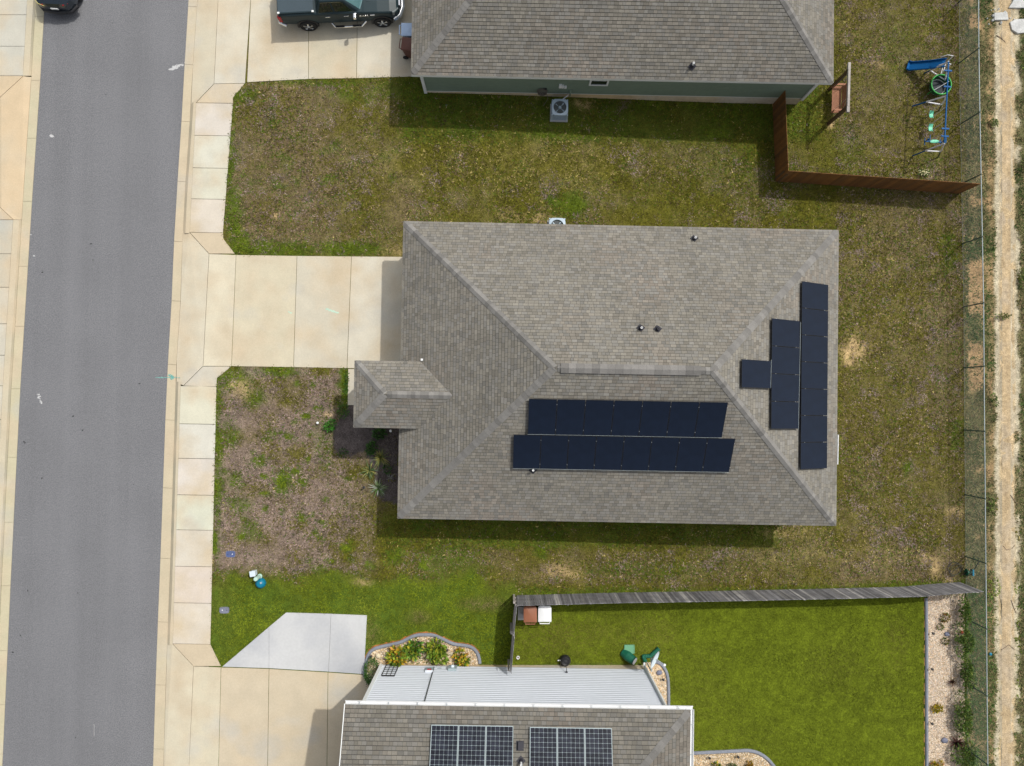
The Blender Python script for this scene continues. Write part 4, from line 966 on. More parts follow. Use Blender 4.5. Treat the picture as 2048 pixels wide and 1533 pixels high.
for s in (-1, 1):
    e = c+out*.38*s; mb.tube([e+Vector((0, 0, -.05)), e+Vector((0, 0, .36))], .02, 6); mb.tube([e+bd*-.17+Vector((0, 0, .34)), e+bd*.17+Vector((0, 0, .34))], .022, 6); mb.tube([e+bd*-.16+Vector((0, 0, -.12)), e+bd*.16+Vector((0, 0, -.12))], .022, 6); mb.ball(e+Vector((0, 0, .2)), (.06, .06, .05), 8, 5)
mb.build('glider_frame', 'blue', gl, smooth=50)
for s in (-1, 1):
    q = c+out*.14*s; mb = MB(); mb.tube([q+out*.08*s, Vector((q.x, q.y, 0))+Vector((0, 0, G(1868,283).z+hS))-q.to_2d().to_3d()+ (B0+bd*((q-B0).dot(bd))).to_2d().to_3d()-Vector((0,0,0)) if False else (B0+bd*((q-B0).dot(bd)-.1*s))], .012, 5); mb.build('hanger', 'whitemesh', gl)
# slide
s0, s1 = G(1815,131,.16), G(1890,127,1.15); dd = (s1-s0); sdn = dd.to_2d().to_3d().normalized(); sp = Vector((-sdn.y, sdn.x, 0))
prof = [(0, .0), (.10, -.05), (.3, .16), (.62, .52), (.92, .95), (1.0, 1.0)]
mb = MB(); hw = .19; L_ = dd.to_2d().length; rows = []
for t, zz in prof:
    c = s0+sdn*L_*t; c.z = s0.z+(s1.z-s0.z)*zz; rows.append([c-sp*hw+Vector((0, 0, .11)), c-sp*hw, c+sp*hw, c+sp*hw+Vector((0, 0, .11)), c+sp*(hw+.03)+Vector((0, 0, .09)), c+sp*(hw+.02)-Vector((0, 0, .03)), c-sp*(hw+.02)-Vector((0, 0, .03)), c-sp*(hw+.03)+Vector((0, 0, .09))])
for r0, r1 in zip(rows, rows[1:]):
    for i in range(8): mb.poly([r0[i], r0[(i+1) % 8], r1[(i+1) % 8], r1[i]])
mb.poly(rows[0]); mb.poly(rows[-1][::-1]); mb.build('slide', 'blue', sw)
mb = MB()
for s in (-1, 1):
    e = s1+sp*s*.2; mb.tube([e-sdn*.28+Vector((0, 0, .05)), e-sdn*.14+Vector((0, 0, .36)), e+sdn*.10+Vector((0, 0, .40)), e+sdn*.14+Vector((0, 0, .0)), Vector((e.x, e.y, G(1885,150).z))+sdn*.30], .018, 7)
for k in range(1, 3): z = .25+.28*k; e = s1+sdn*(.14+.04*(3-k)); mb.tube([Vector((e.x, e.y, s1.z-1.15+z))-sp*.2, Vector((e.x, e.y, s1.z-1.15+z))+sp*.2], .018, 7)
mb.build('ladder', 'whitemesh', sw, smooth=50)
# trampoline
c = G(1868,180); tr = thing('trampoline', c, 'small round trampoline with a green padded rim and black mat beside the swing set', 'trampoline')
mb = MB(); mb.torus(c+Vector((0, 0, .62)), .47, .028, 36, 8); mb.build('rim', 'green', tr, smooth=60)
mb = MB(); mb.lathe([(.47, .62), (.455, .45), (.40, .28), (.395, .28), (.45, .45), (.463, .62)], c, 36, cap=False); mb.build('side_padding', 'netting', tr, smooth=60)
mb = MB(); mb.torus(c+Vector((0, 0, .27)), .375, .02, 36, 8); mb.build('mat_ring', 'whitemesh', tr, smooth=60)
mb = MB(); mb.lathe([(.0, .265), (.36, .265), (.36, .255), (0, .255)], c, 36); mb.build('jumping_mat', 'mat', tr)
mb = MB(); mb.tube([c+Vector((-.27, -.2, .29)), c+Vector((.36, .14, .64))], .014, 6); mb.build('hand_bar', 'whitemesh', tr)
for k in range(4):
    a = k*math.pi/2+.6; mb = MB(); mb.tube([c+Vector((.42*math.cos(a), .42*math.sin(a), 0)), c+Vector((.44*math.cos(a), .44*math.sin(a), .5))], .02, 7); mb.build('leg', 'green', tr)
# porch swing on a timber frame
hB = 2.1; b0, b1 = G(1698.2,126,hB), G(1695.6,225,hB); d = (b1-b0).normalized(); o = Vector((-d.y, d.x, 0)); o = o if o.x > 0 else -o
ps = thing('bench_swing', (b0+b1)/2-Vector((0, 0, hB)), 'cedar bench swing hung from a grey beam on two dark posts behind the green house', 'bench swing')
mb = MB(); mb.bar(b0, b0+d*.30, .12, .12); mb.bar(b0+d*.305, b1-d*.26, .10, .14); mb.bar(b1-d*.255, b1, .12, .12); mb.build('beam', 'wood_light', ps)
for t in (.35, (b1-b0).length-.26):
    p = b0+d*t; mb = MB(); mb.box((p.x, p.y, p.z-hB/2-.05), (.13, .13, hB-.02)); mb.build('post', 'wood_dark', ps)
c = (G(1665,171,.5)+G(1683,226,.5))/2; c.z = G(1674,198).z; sl = .64
mb = MB()
for k in range(8): q = c+o*(-.20+k*.056)+Vector((0, 0, .46)); mb.bar(q-d*sl, q+d*sl, .045, .02)
seat = mb.build('seat', 'wood_red', ps)
mb = MB()
for k in range(5): q = c+o*(.25+.02*k)+Vector((0, 0, .52+.09*k)); mb.bar(q-d*sl, q+d*sl, .02, .08)
mb.build('backrest', 'wood_red', ps)
for s in (-1, 1):
    mb = MB(); e = c+d*(sl-.03)*s; mb.bar(e-o*.22+Vector((0, 0, .72)), e+o*.30+Vector((0, 0, .74)), .09, .03); mb.bar(e-o*.19+Vector((0, 0, .42)), e-o*.19+Vector((0, 0, .71)), .05, .05); mb.bar(e-o*.24+Vector((0, 0, .42)), e+o*.26+Vector((0, 0, .42)), .05, .06); mb.build('armrest', 'wood_red', ps)
    e = c+d*(sl-.06)*s; t = (e-b0).dot(d); bp = b0+d*t
    for q in (-.18, .26):
        mb = MB(); mb.tube([e+o*q+Vector((0, 0, .46)), Vector((bp.x, bp.y, bp.z-.05))], .008, 5); mb.build('chain', 'steel', ps)

# ================================================================ UTILITIES AND GARDEN THINGS
def ac_unit(c, label, rz):
    r = thing('air_conditioner', c, label, 'air conditioner', 'outdoor air conditioning units', rz); w = .76; h = .68
    mb = MB(); mb.box((0, 0, .03), (.84, .84, .10)); mb.build('pad', 'newconc', r, local=True, bevel=.01)
    mb = MB(); mb.box((0, 0, .08+h/2-.03), (w-.05, w-.05, h-.06)); bd_ = mb.build('coil_grille', 'acdark', r, local=True, bevel=.02)
    mb = MB()
    for k in range(16): z = .12+k*(h-.12)/16; mb.box((0, 0, z), (w-.035, w-.035, .010))
    for a in (-1, 1):
        for b in (-1, 1): mb.box((a*(w/2-.03), b*(w/2-.03), .08+h/2-.02), (.055, .055, h-.04))
    mb.build('louvres', 'acgrey', bd_, local=True)
    mb = MB(); n = 32; rr = .30; pts = []; zt = .08+h; q = w/2; cr = .10      # rounded square top with a round opening
    for i in range(n):
        a = 2*math.pi*i/n; ca, sa = math.cos(a), math.sin(a); e = 5.0; k = (abs(ca)**e+abs(sa)**e)**(-1/e); pts.append((q*k*ca, q*k*sa))
    inn = [(rr*math.cos(2*math.pi*i/n), rr*math.sin(2*math.pi*i/n)) for i in range(n)]
    for i in range(n):
        j = (i+1) % n
        mb.poly([(*pts[i], zt), (*pts[j], zt), (*inn[j], zt+.012), (*inn[i], zt+.012)]); mb.poly([(*pts[i], zt-.06), (*pts[j], zt-.06), (*pts[j], zt), (*pts[i], zt)]); mb.poly([(*inn[i], zt+.012), (*inn[j], zt+.012), (*inn[j], zt-.12), (*inn[i], zt-.12)])
    mb.build('top_cover', 'acgrey', r, local=True, recalc=False)
    mb = MB(); mb.lathe([(0, zt-.115), (rr, zt-.115), (rr, zt-.125), (0, zt-.125)], (0, 0, 0), 24); mb.build('fan_well', 'acdark', r, local=True)
    mb = MB()
    for k in range(4):
        a0 = k*math.pi/2+.3
        for j in range(4):
            a, b = a0+j*.17, a0+(j+1)*.17; z0, z1 = zt-.09+j*.012, zt-.09+(j+1)*.012
            mb.poly([(.06*math.cos(a), .06*math.sin(a), z0), (.27*math.cos(a), .27*math.sin(a), z0), (.27*math.cos(b), .27*math.sin(b), z1), (.06*math.cos(b), .06*math.sin(b), z1)])
    mb.lathe([(.08, zt-.1), (.08, zt-.02), (0, zt-.01)], (0, 0, 0), 14); mb.build('fan', 'acgrey', r, local=True)
    mb = MB()
    for k in range(5): mb.torus((0, 0, zt+.016), .06+.058*k, .0035, 32, 4)
    for k in range(16): a = k*math.pi/8; mb.bar((.06*math.cos(a), .06*math.sin(a), zt+.016), (rr*math.cos(a), rr*math.sin(a), zt+.016), .006, .006)
    mb.build('fan_guard', 'postdark', r, local=True); return r
ac1 = ac_unit(G(1120,214.5,.77)-Vector((0, 0, .77)), 'pale grey air conditioner in the shade of the green siding wall', R(-1))
ac2 = copy_tree(ac1); p = G(1114.5,452.5,.77); ac2.location = (p.x, p.y, p.z-.77); ac2['label'] = 'pale grey air conditioner half hidden under the eave of the middle house'
p = ac1.location; mb = MB(); q = G(1136,190,.3); mb.tube([p+Vector((.18, .38, .3)), p+Vector((.17, .56, .32)), q], .028, 8); mb.build('refrigerant_line', 'whitemesh', ac1, smooth=50)
def bin_(c, rz, label, m, lidm, group='wheeled rubbish bins'):
    r = thing('wheeled_bin', c, label, 'rubbish bin', group, rz); h = 1.0
    mb = MB(); vs = [(x*a, y*b, z) for z, a, b in ((.06, .21, .24), (h, .27, .33)) for x, y in ((-1,-1),(1,-1),(1,1),(-1,1))]
    mb.add(vs, [(3,2,1,0),(4,5,6,7),(0,1,5,4),(1,2,6,5),(2,3,7,6),(3,0,4,7)]); mb.build('body', m, r, local=True, bevel=.03)
    mb = MB(); out = []
    for (x, y, cr) in ((-.30,-.36,.03),(.30,-.36,.03),(.30,.36,.11),(-.30,.36,.11)):
        sx, sy = (1 if x > 0 else -1), (1 if y > 0 else -1); cx, cy = x-sx*cr, y-sy*cr; a0 = {(-1,-1):math.pi,(1,-1):1.5*math.pi,(1,1):0,(-1,1):.5*math.pi}[(sx, sy)]
        out += [(cx+cr*math.cos(a0+k*math.pi/8), cy+cr*math.sin(a0+k*math.pi/8)) for k in range(5)]
    n = len(out); mb.add([(a, b, h) for a, b in out]+[(a, b, h+.05) for a, b in out]+[(a*.80, b*.84, h+.085) for a, b in out], [tuple(range(n-1, -1, -1))]+[(i, (i+1) % n, n+(i+1) % n, n+i) for i in range(n)]+[(n+i, n+(i+1) % n, 2*n+(i+1) % n, 2*n+i) for i in range(n)]+[tuple(range(2*n, 3*n))]); mb.build('lid', lidm, r, local=True, smooth=40)
    mb = MB(); mb.tube([(-.22, -.36, h-.03), (-.22, -.45, h+.0), (.22, -.45, h+.0), (.22, -.36, h-.03)], .022, 8); mb.build('handle', lidm, r, local=True, smooth=50)
    for s in (-1, 1): mb = MB(); mb.lathe([(.12, -.03), (.13, 0), (.12, .03)], (s*.24, -.26, .13), 16, 'X'); mb.build('wheel', 'tyre', r, local=True)
    return r
gb = lambda px_, py_: G(px_, py_, 1.06)-Vector((0, 0, 1.06))
bin_(gb(1060.5,1229.5), 0, 'rust brown wheeled bin tucked in the corner of the weathered grey fence', 'binrust', 'binrust')
bin_(gb(1089.5,1228.5), 0, 'white wheeled bin beside the rust brown one against the grey fence', 'white', 'white')
bin_(gb(818,59)+Vector((0, 0, 0)), R(-90), 'pale blue lidded bin at the garage corner near the truck', 'binblue', 'binblue')
bin_(gb(818.5,88.5), R(-97), 'dark brown bin under the eave beside the pale blue one', 'binbrown', 'binbrown')
p = G(1043,1227,.06); ps_ = thing('paving_slab', p-Vector((0, 0, .06)), 'small grey paving slab lying beside the rust brown bin', 'paving slab')
mb = MB(); mb.box(p, (.34, .62, .07)); mb.build('slab', 'slabpale', ps_, bevel=.012); mb = MB(); mb.box(p+Vector((.0, -.1, .05)), (.2, .25, .03)); mb.build('offcut', 'newconc', ps_, bevel=.008)
# in-ground lids and cable pedestals
def lid(px_, py_, m, label, rz):
    p = G(px_, py_); r = thing('utility_lid', p, label, 'utility lid'); 
    mb = MB(); n = 24; pts = [(.40/2*abs(math.cos(a))**.45*(1 if math.cos(a) > 0 else -1), .27/2*abs(math.sin(a))**.45*(1 if math.sin(a) > 0 else -1)) for a in [2*math.pi*k/n for k in range(n)]]
    c_, s_ = math.cos(rz), math.sin(rz); rp = lambda k, z: [(p.x+(x*c_-y*s_)*k, p.y+(x*s_+y*c_)*k, p.z+z) for x, y in pts]
    o_, i_ = rp(1.12, .035), rp(1.0, .045)
    mb.add(rp(1.12, -.05)+o_+rp(1.0, .035), [(i, (i+1) % n, n+(i+1) % n, n+i) for i in range(n)]+[(n+i, n+(i+1) % n, 2*n+(i+1) % n, 2*n+i) for i in range(n)]); mb.build('rim', 'lidgrey', r)
    mb = MB(); mb.add(rp(.98, .02)+rp(.98, .04), [(i, (i+1) % n, n+(i+1) % n, n+i) for i in range(n)]+[tuple(range(n, 2*n))]); l_ = mb.build('lid', m, r)
    mb = MB(); mb.lathe([(.028, .04), (.02, .052), (0, .053)], p+Vector((.09*c_, .09*s_, 0)), 10); mb.build('reader_cap', 'white', l_)
    mb = MB(); mb.lathe([(.022, .04), (.015, .046), (0, .046)], p-Vector((.12*c_, .12*s_, 0)), 10); mb.build('key_hole', 'black', l_)
lid(461.5,1108.5,'lidblue', 'blue oval water meter lid in the bare front lawn near the sidewalk', 0); lid(449,1220.5,'lidgrey', 'grey oval utility lid in the green strip near the sidewalk', R(180))
p = G(512.5,1158,.55)-Vector((0, 0, .55)); r = thing('cable_pedestal', p, 'mint green round cable pedestal standing on the grass by the sidewalk', 'pedestal')
mb = MB(); mb.lathe([(.115, 0), (.115, .10), (.09, .12), (.09, .56)], p, 18); mb.build('tube', 'palegreen', r, smooth=45)
mb = MB(); mb.lathe([(.098, .54), (.098, .64), (.08, .67), (0, .675)], p, 18); mb.build('cap', 'palegreen', r, smooth=45)
p = G(506,1147.5,.25)-Vector((0, 0, .25)); r = thing('cable_pedestal', p, 'pale grey square utility post behind the mint green pedestal', 'pedestal')
mb = MB(); mb.box(p+Vector((0, 0, .15)), (.23, .23, .34), rz=.15); mb.build('body', 'dishblue', r, bevel=.02); mb = MB(); mb.box(p+Vector((0, 0, .335)), (.26, .26, .05), rz=.15); mb.build('cap', 'dishblue', r, bevel=.015)
p = G(522.5,1166); r = thing('cable_pedestal', p, 'low teal domed utility cover on the grass beside the mint pedestal', 'pedestal')
mb = MB(); mb.lathe([(.24, 0), (.24, .12), (.20, .20), (.13, .25), (0, .26)], p, 10); mb.build('dome', 'teal', r, smooth=30); mb = MB(); mb.lathe([(.05, .24), (.045, .28), (0, .285)], p+Vector((.06, .05, 0)), 10); mb.build('lock', 'steel', r)
# satellite dish on a pole at the house corner
p = G(1291,1321); r = thing('satellite_dish', p, 'pale grey satellite dish on a pole by the white house corner', 'satellite dish')
c = P(1306,1318,1.5); az = math.atan2(-.42, .95); el = R(30); nrm = Vector((math.cos(az)*math.cos(el), math.sin(az)*math.cos(el), math.sin(el)))
t = Vector((-math.sin(az), math.cos(az), 0)); b = nrm.cross(t); mw = Matrix((t, b, nrm)).transposed(); mb = MB(); n = 24; rings = []
for rr_, dz in ((.02, 0), (.15, .014), (.29, .05), (.40, .10)): rings.append([c+mw @ Vector((rr_*1.02*math.cos(2*math.pi*k/n), rr_*.92*math.sin(2*math.pi*k/n), dz)) for k in range(n)])
for r0, r1 in zip(rings, rings[1:]):
    for k in range(n): mb.poly([r0[k], r0[(k+1) % n], r1[(k+1) % n], r1[k]]); mb.poly([x-nrm*.012 for x in (r1[k], r1[(k+1) % n], r0[(k+1) % n], r0[k])])
mb.poly(rings[0]); mb.build('reflector', 'dishblue', r, smooth=60, recalc=False)
mb = MB(); e = c+nrm*.52-b*.16; mb.tube([c-b*.30, e], .016, 6); a_ = mb.build('feed_arm', 'steel', r); mb = MB(); mb.lathe([(.04, -.07), (.05, 0), (.055, .05), (0, .06)], e+Vector((0, 0, .03)), 10); mb.build('feed_horn', 'white', a_)
mb = MB(); mb.tube([Vector((p.x, p.y, -.2)), Vector((p.x, p.y, 1.2)), c-nrm*.08], .028, 8); mb.build('mast', 'steel', r)
# green drain pipe, tub and lid, pot with hose
q0, q1, q2, q3 = G(1291,1324,.14), G(1286,1313,.1), G(1301,1312.5,.1), G(1316,1299,.1)
r = thing('drain_hose', q1-Vector((0, 0, .1)), 'dark green corrugated drain hose leading from the downspout onto the lawn', 'drain hose')
mb = MB(); pts = []; 
for a, b_ in ((q0, q1), (q1, q2), (q2, q3)):
    for k in range(8): pts.append(a.lerp(b_, k/8))
pts.append(q3); mb.tube(pts, [.085+.014*(k % 2) for k in range(len(pts))], 10); mb.build('pipe', 'dkgreen', r, smooth=30)
mb = MB(); e = q3-q2; e.normalize(); mb.tube([q3, q3+e*.06], .11, 12); mb.build('end_cap', 'dkgreen', r)
p = G(1257,1312); r = thing('tub', p, 'dark green plastic tub tipped on its side by the white house wall', 'tub')
ax = Vector((.72, -.42, .55)).normalized(); t = ax.cross(Vector((0, 0, 1))).normalized(); b = t.cross(ax); mw = Matrix((t, b, ax)).transposed(); mb = MB(); n = 16; rg = []
for d_, r_ in ((-.42, .02), (-.40, .17), (-.1, .235), (.26, .20), (.30, .215), (.30, .19), (.1, .18)): rg.append([p+Vector((0, 0, .22))+mw @ Vector((r_*math.cos(2*math.pi*k/n), r_*.85*math.sin(2*math.pi*k/n), d_)) for k in range(n)])
for r0, r1 in zip(rg, rg[1:]):
    for k in range(n): mb.poly([r0[k], r0[(k+1) % n], r1[(k+1) % n], r1[k]])
mb.build('shell', 'dkgreen', r, smooth=40); mb = MB(); c = p+Vector((0, 0, .22)); mb.add([c+mw @ Vector((.17*math.cos(2*math.pi*k/n), .145*math.sin(2*math.pi*k/n), .30)) for k in range(n)]+[c+mw @ Vector((.17*math.cos(2*math.pi*k/n), .145*math.sin(2*math.pi*k/n), .335)) for k in range(n)], [(k, (k+1) % n, n+(k+1) % n, n+k) for k in range(n)]+[tuple(range(n, 2*n))]); mb.build('end_disc', 'white', r)
p = G(1258.5,1298); r = thing('plastic_lid', p, 'faded green square plastic lid lying on the lawn beside the tipped tub', 'lid')
mb = MB(); mb.box(p+Vector((0, 0, .05)), (.44, .36, .02), rz=-.12); mb.build('panel', 'clearmint', r, bevel=.008); mb = MB()
for s in (-1, 1): mb.box(p+Vector((0, s*.19, .055)), (.46, .03, .04), rz=0); mb.box(p+Vector((s*.225, 0, .055)), (.03, .36, .04), rz=0)
mb.build('rim', 'clearmint', r)
p = G(1130,1319); r = thing('hose_pot', p, 'black round hose pot on the lawn with a hose running to the wall tap', 'hose pot')
mb = MB(); mb.lathe([(.20, 0), (.26, .12), (.25, .25), (.19, .33), (.06, .36), (0, .36)], p, 18); mb.build('pot', 'black', r, smooth=40)
mb = MB()
for k in range(3): mb.torus(p+Vector((.0, .0, .33+.015*k)), .17-.03*k, .014, 24, 5)
mb.tube([p+Vector((-.17, 0, .33)), p+Vector((-.2, -.25, .2)), TAP+Vector((.0, .05, -.15)), TAP], .014, 6); mb.build('hose', 'black', r, smooth=50)
for s in (-.24, -.33): mb = MB(); mb.ball(p+Vector((s, .02, .22)), (.035, .035, .035), 8, 6); mb.build('knob', 'white', r)
p = G(1036,1315); r = thing('cleanout_pipe', p, 'white ringed clean out pipe in the grass by the fence corner of the white house', 'pipe'); mb = MB(); mb.lathe([(.075, -.05), (.075, .07), (.048, .07), (.045, .0)], p, 18); mb.build('collar', 'white', r, smooth=40); mb = MB(); mb.lathe([(.047, .02), (0, .022)], p, 14); mb.build('plug', 'stem', r)
# trellis leaning on the white wall
a0, a1 = G(773,1329.5), G(799,1330); t0, t1 = on_plane(763,1352,SWL+SV*.06,SV), on_plane(789,1352,SWL+SV*.06,SV)
r = thing('trellis', (a0+a1)/2, 'black metal garden trellis against the white wall behind the croton', 'trellis'); X0 = SWL+SV*.07+SU*((t0-SWL).dot(SU)); wT = (t1-t0).dot(SU); hT = max(1.0, t0.z-.1)
mb = MB()
for k in range(4): q = X0+SU*wT*k/3+Vector((0, 0, .1)); mb.bar(q, q+Vector((0, 0, hT)), .028 if k in (0, 3) else .018, .028 if k in (0, 3) else .018)
mb.bar(X0+Vector((0, 0, .1+hT)), X0+SU*wT+Vector((0, 0, .1+hT)), .05, .05)
mb.build('frame', 'black', r); mb = MB()
for k in range(1, 7): z = .1+hT*k/7; mb.bar(X0+Vector((0, .01, z)), X0+SU*wT+Vector((0, .01, z)), .014, .014)
mb.build('lattice', 'black', r)
p = G(737,1372); 
# hose reel cart by the fence corner
p = G(1921,1143); r = thing('hose_reel', p, 'teal hose reel with tangled grey hose beside the wire fence', 'hose reel')
mb = MB(); mb.lathe([(.16, -.14), (.16, -.12), (.07, -.12), (.07, .12), (.16, .12), (.16, .14)], p+Vector((.28, .0, .22)), 18, 'X'); mb.build('drum', 'dkgreen', r, smooth=30); mb = MB(); mb.bar(p+Vector((.44, -.18, .03)), p+Vector((.36, .62, .85)), .03, .03); mb.bar(p+Vector((.12, -.18, .03)), p+Vector((.12, .05, .3)), .03, .03); mb.build('handle', 'black', r); mb = MB(); mb.box(p+Vector((.36, .02, .4)), (.07, .3, .05)); mb.build('crank_cover', 'teal', r)
mb = MB()
for k in range(3): mb.torus(p+Vector((-.32+.03*k, .14-.05*k, .06+.05*k)), .30+.03*k, .012, 30, 5, Matrix.Rotation(.35*k, 3, 'X') @ Matrix.Rotation(.2*k, 3, 'Y'))
mb.build('hose', 'cable', r)
for px_, py_, lb in ((782,166,'teal survey flag by the drive edge of the green house'), (893,217,'teal survey flag in the shade left of the air conditioner')):
    p = G(px_, py_); r = thing('marker_flag', p, lb, 'flag'); mb = MB(); mb.tube([p, p+Vector((0, 0, .4))], .004, 5); mb.build('wire', 'steel', r); mb = MB(); mb.poly([p+Vector((0, 0, .40)), p+Vector((.11, .02, .39)), p+Vector((.10, .05, .31)), p+Vector((0, .01, .31))]); mb.build('flag', 'paintt', r, recalc=False)
def lawn_light(px_, py_, label, m='black', cap='alu', h=.3):
    p = G(px_, py_); r = thing('path_light', p, label, 'path light'); mb = MB(); mb.tube([p-Vector((0, 0, .05)), p+Vector((0, 0, h))], .012, 6); mb.build('stake', m, r); mb = MB(); mb.lathe([(.025, h-.12), (.035, h-.04), (.062, h-.03), (.055, h+.012), (0, h+.03)], p, 12); mb.build('lamp_head', m, r, smooth=40); return r
lawn_light(783,862,'white globe garden light in the dark bed beside the porch','white'); lawn_light(730,974,'small dark path light at the mulch bed edge in front of the middle house'); lawn_light(637,846,'small white path marker in the front lawn by the shrub','white',h=.2)
for i, (px_, py_) in enumerate(((1860,1264),(1858,1335),(1858,1443))): lawn_light(px_, py_, ('black path light, northernmost along the gravel border','black path light, middle one along the gravel border','black path light, southernmost along the gravel border')[i])
for px_, py_, lb in ((743,1311,'black path light at the west end of the curved stone bed'), (838,1282,'black path light at the crest of the curved stone bed'), (895,1298.5,'black path light right of the big green croton'), (1417,1513,'black path light, left one in the bottom gravel bed'), (1474,1511,'black path light, right one in the bottom gravel bed'), (1325,1357,'black path light in the small bed at the white house corner')): lawn_light(px_, py_, lb, h=.22)
p = G(1914,1260); r = thing('garden_stake', p, 'red topped garden stake at the edge of the gravel by the vines', 'garden stake'); mb = MB(); mb.tube([p+Vector((-.25, .15, .02)), p+Vector((0, 0, .35))], .012, 6); mb.build('rod', 'stem', r); mb = MB(); mb.ball(p+Vector((0, 0, .36)), (.085, .085, .07), 10, 6); mb.build('ornament', 'terracotta', r, smooth=60)
p = G(1980,1308); r = thing('insulator_tag', p, 'teal plastic tag on the ground outside the wire fence', 'tag'); mb = MB(); mb.lathe([(.07, 0), (.07, .06), (.03, .08), (0, .08)], p, 10); mb.build('disc', 'teal', r)

# stone beds and edging
def edging(pts, label, w=.15, h=.10):
    c = [G(x, y) for x, y in pts]; sm = []
    for i in range(len(c)-1):                       # Catmull-Rom smoothing
        a, b, d, e = c[max(i-1, 0)], c[i], c[i+1], c[min(i+2, len(c)-1)]
        for k in range(6): t = k/6; sm.append(.5*((2*b)+(-a+d)*t+(2*a-5*b+4*d-e)*t*t+(-a+3*b-3*d+e)*t**3))
    sm.append(c[-1]); r = thing('edging', c[0], label, 'garden edging'); mb = MB(); rows = []
    for i, p in enumerate(sm):
        d = (sm[min(i+1, len(sm)-1)]-sm[max(i-1, 0)]).to_2d().to_3d().normalized(); o = Vector((-d.y, d.x, 0))
        rows.append([p+o*w/2-Vector((0, 0, .06)), p+o*w/2+Vector((0, 0, h*.6)), p+o*w*.22+Vector((0, 0, h)), p-o*w*.22+Vector((0, 0, h)), p-o*w/2+Vector((0, 0, h*.6)), p-o*w/2-Vector((0, 0, .06))])
    for r0, r1 in zip(rows, rows[1:]):
        for i in range(5): mb.poly([r0[i], r0[i+1], r1[i+1], r1[i]])
    mb.poly(rows[0]); mb.poly(rows[-1]); mb.build('kerbing', 'edging', r, smooth=50)
    return r, sm
E1 = [(730,1354),(731,1335),(736,1312),(747,1299),(765,1293),(800,1285),(828,1272),(850,1269.5),(868,1271),(885,1278),(908,1288),(937,1292.5),(950,1300),(957,1312),(960,1327)]
_, s1_ = edging(E1, 'curved grey edging around the croton bed beside the white wall'); E2 = [(1303,1324),(1318,1326),(1330,1339),(1336,1362),(1337,1412)]; edging(E2, 'short curved grey edging at the right corner of the white house', .14)
E3 = [(1386,1506),(1430,1504),(1470,1502),(1495,1501),(1514,1505),(1530,1514),(1543,1527),(1553,1545),(1560,1600)]; edging(E3, 'grey edging curving round the bottom gravel bed'); E4 = [(1851.5,1196),(1852.5,1300),(1852.5,1420),(1853,1533),(1853,1660)]; edging(E4, 'straight grey edging between the green lawn and the gravel border', .14)
mb = MB()                                             # strip of bare clay along the edging
for p0, p1 in zip(s1_[10:], s1_[11:-8]):
    d = (p1-p0).to_2d().to_3d().normalized(); o = Vector((-d.y, d.x, 0)); o = o if o.y > -.2 else -o; w0 = random.uniform(.10, .15); mb.poly([p0+o*.06+Vector((0, 0, .012)), p1+o*.06+Vector((0, 0, .012)), p1+o*w0+Vector((0, 0, .008)), p0+o*w0+Vector((0, 0, .008))])
struct(mb.build('bare_clay', 'redclay')); mb = MB()
for k in range(40):
    a, b = G(1847.2,1196+k*8.5), G(1847.2,1204.5+k*8.5); w0 = random.uniform(.0, .03)
    if k % 3 == 1: continue
    mb.poly([a+Vector((.05, 0, .015)), b+Vector((.05, 0, .015)), b+Vector((.05-w0-.03, 0, .02)), a+Vector((.05-w0-.03, 0, .02))])
struct(mb.build('bare_clay', 'tanclay'))
TON = [(.60,.49,.33),(.52,.38,.22),(.68,.60,.46),(.42,.31,.20),(.58,.44,.30),(.70,.62,.50),(.45,.36,.27),(.62,.42,.22)]
def gravel(name, poly, n, seed, size=(.018, .042), tone=TON):
    r_ = np.random.default_rng(seed); w = [G(x, y) for x, y in poly]; xs, ys_ = [p.x for p in w], [p.y for p in w]; pl = [(p.x, p.y) for p in w]
    mb = MB(); mb.poly([p+Vector((0, 0, .012)) for p in w], (.30,.23,.14)); o = struct(mb.build(name, 'stones'), 'structure')
    x, y = r_.uniform(min(xs), max(xs), n), r_.uniform(min(ys_), max(ys_), n); k = inpoly(x, y, pl); x, y = x[k], y[k]; m = len(x)
    z = LB-.55*sstep(-4, 13, x)+.014; a, b, c = r_.uniform(*size, m), r_.uniform(*size, m), r_.uniform(size[0]*.6, size[1]*.7, m); th = r_.uniform(0, 6.28, m)
    oc = np.array([(1,0,0),(0,1,0),(-1,0,0),(0,-1,0),(0,0,1),(.5,.6,.72)]); V = np.zeros((m, 6, 3)); L = oc[None]*np.stack([a, b, c], 1)[:, None]; ct, st = np.cos(th)[:, None], np.sin(th)[:, None]
    V[..., 0] = x[:, None]+L[..., 0]*ct-L[..., 1]*st; V[..., 1] = y[:, None]+L[..., 0]*st+L[..., 1]*ct; V[..., 2] = z[:, None]+L[..., 2]
    fc = np.array([(0,1,5),(1,4,5),(0,5,4),(1,2,4),(2,3,4),(3,0,4)]); Fc = (np.arange(m)[:, None, None]*6+fc[None]).reshape(-1, 3)
    cl = np.array(tone)[r_.integers(0, len(tone), m)]*r_.uniform(.75, 1.2, (m, 1)); return struct(fast_mesh('gravel', V.reshape(-1, 3), Fc, np.repeat(cl, 6, 0), 3, 'stones'), 'stuff')
gravel('gravel_bed', [(1855,1193),(1928,1186),(1930,1660),(1856,1660)], 26000, 3, tone=[(.55,.45,.33),(.47,.37,.26),(.63,.55,.43),(.36,.29,.22),(.52,.40,.30),(.66,.58,.48),(.40,.34,.30),(.58,.42,.28)])
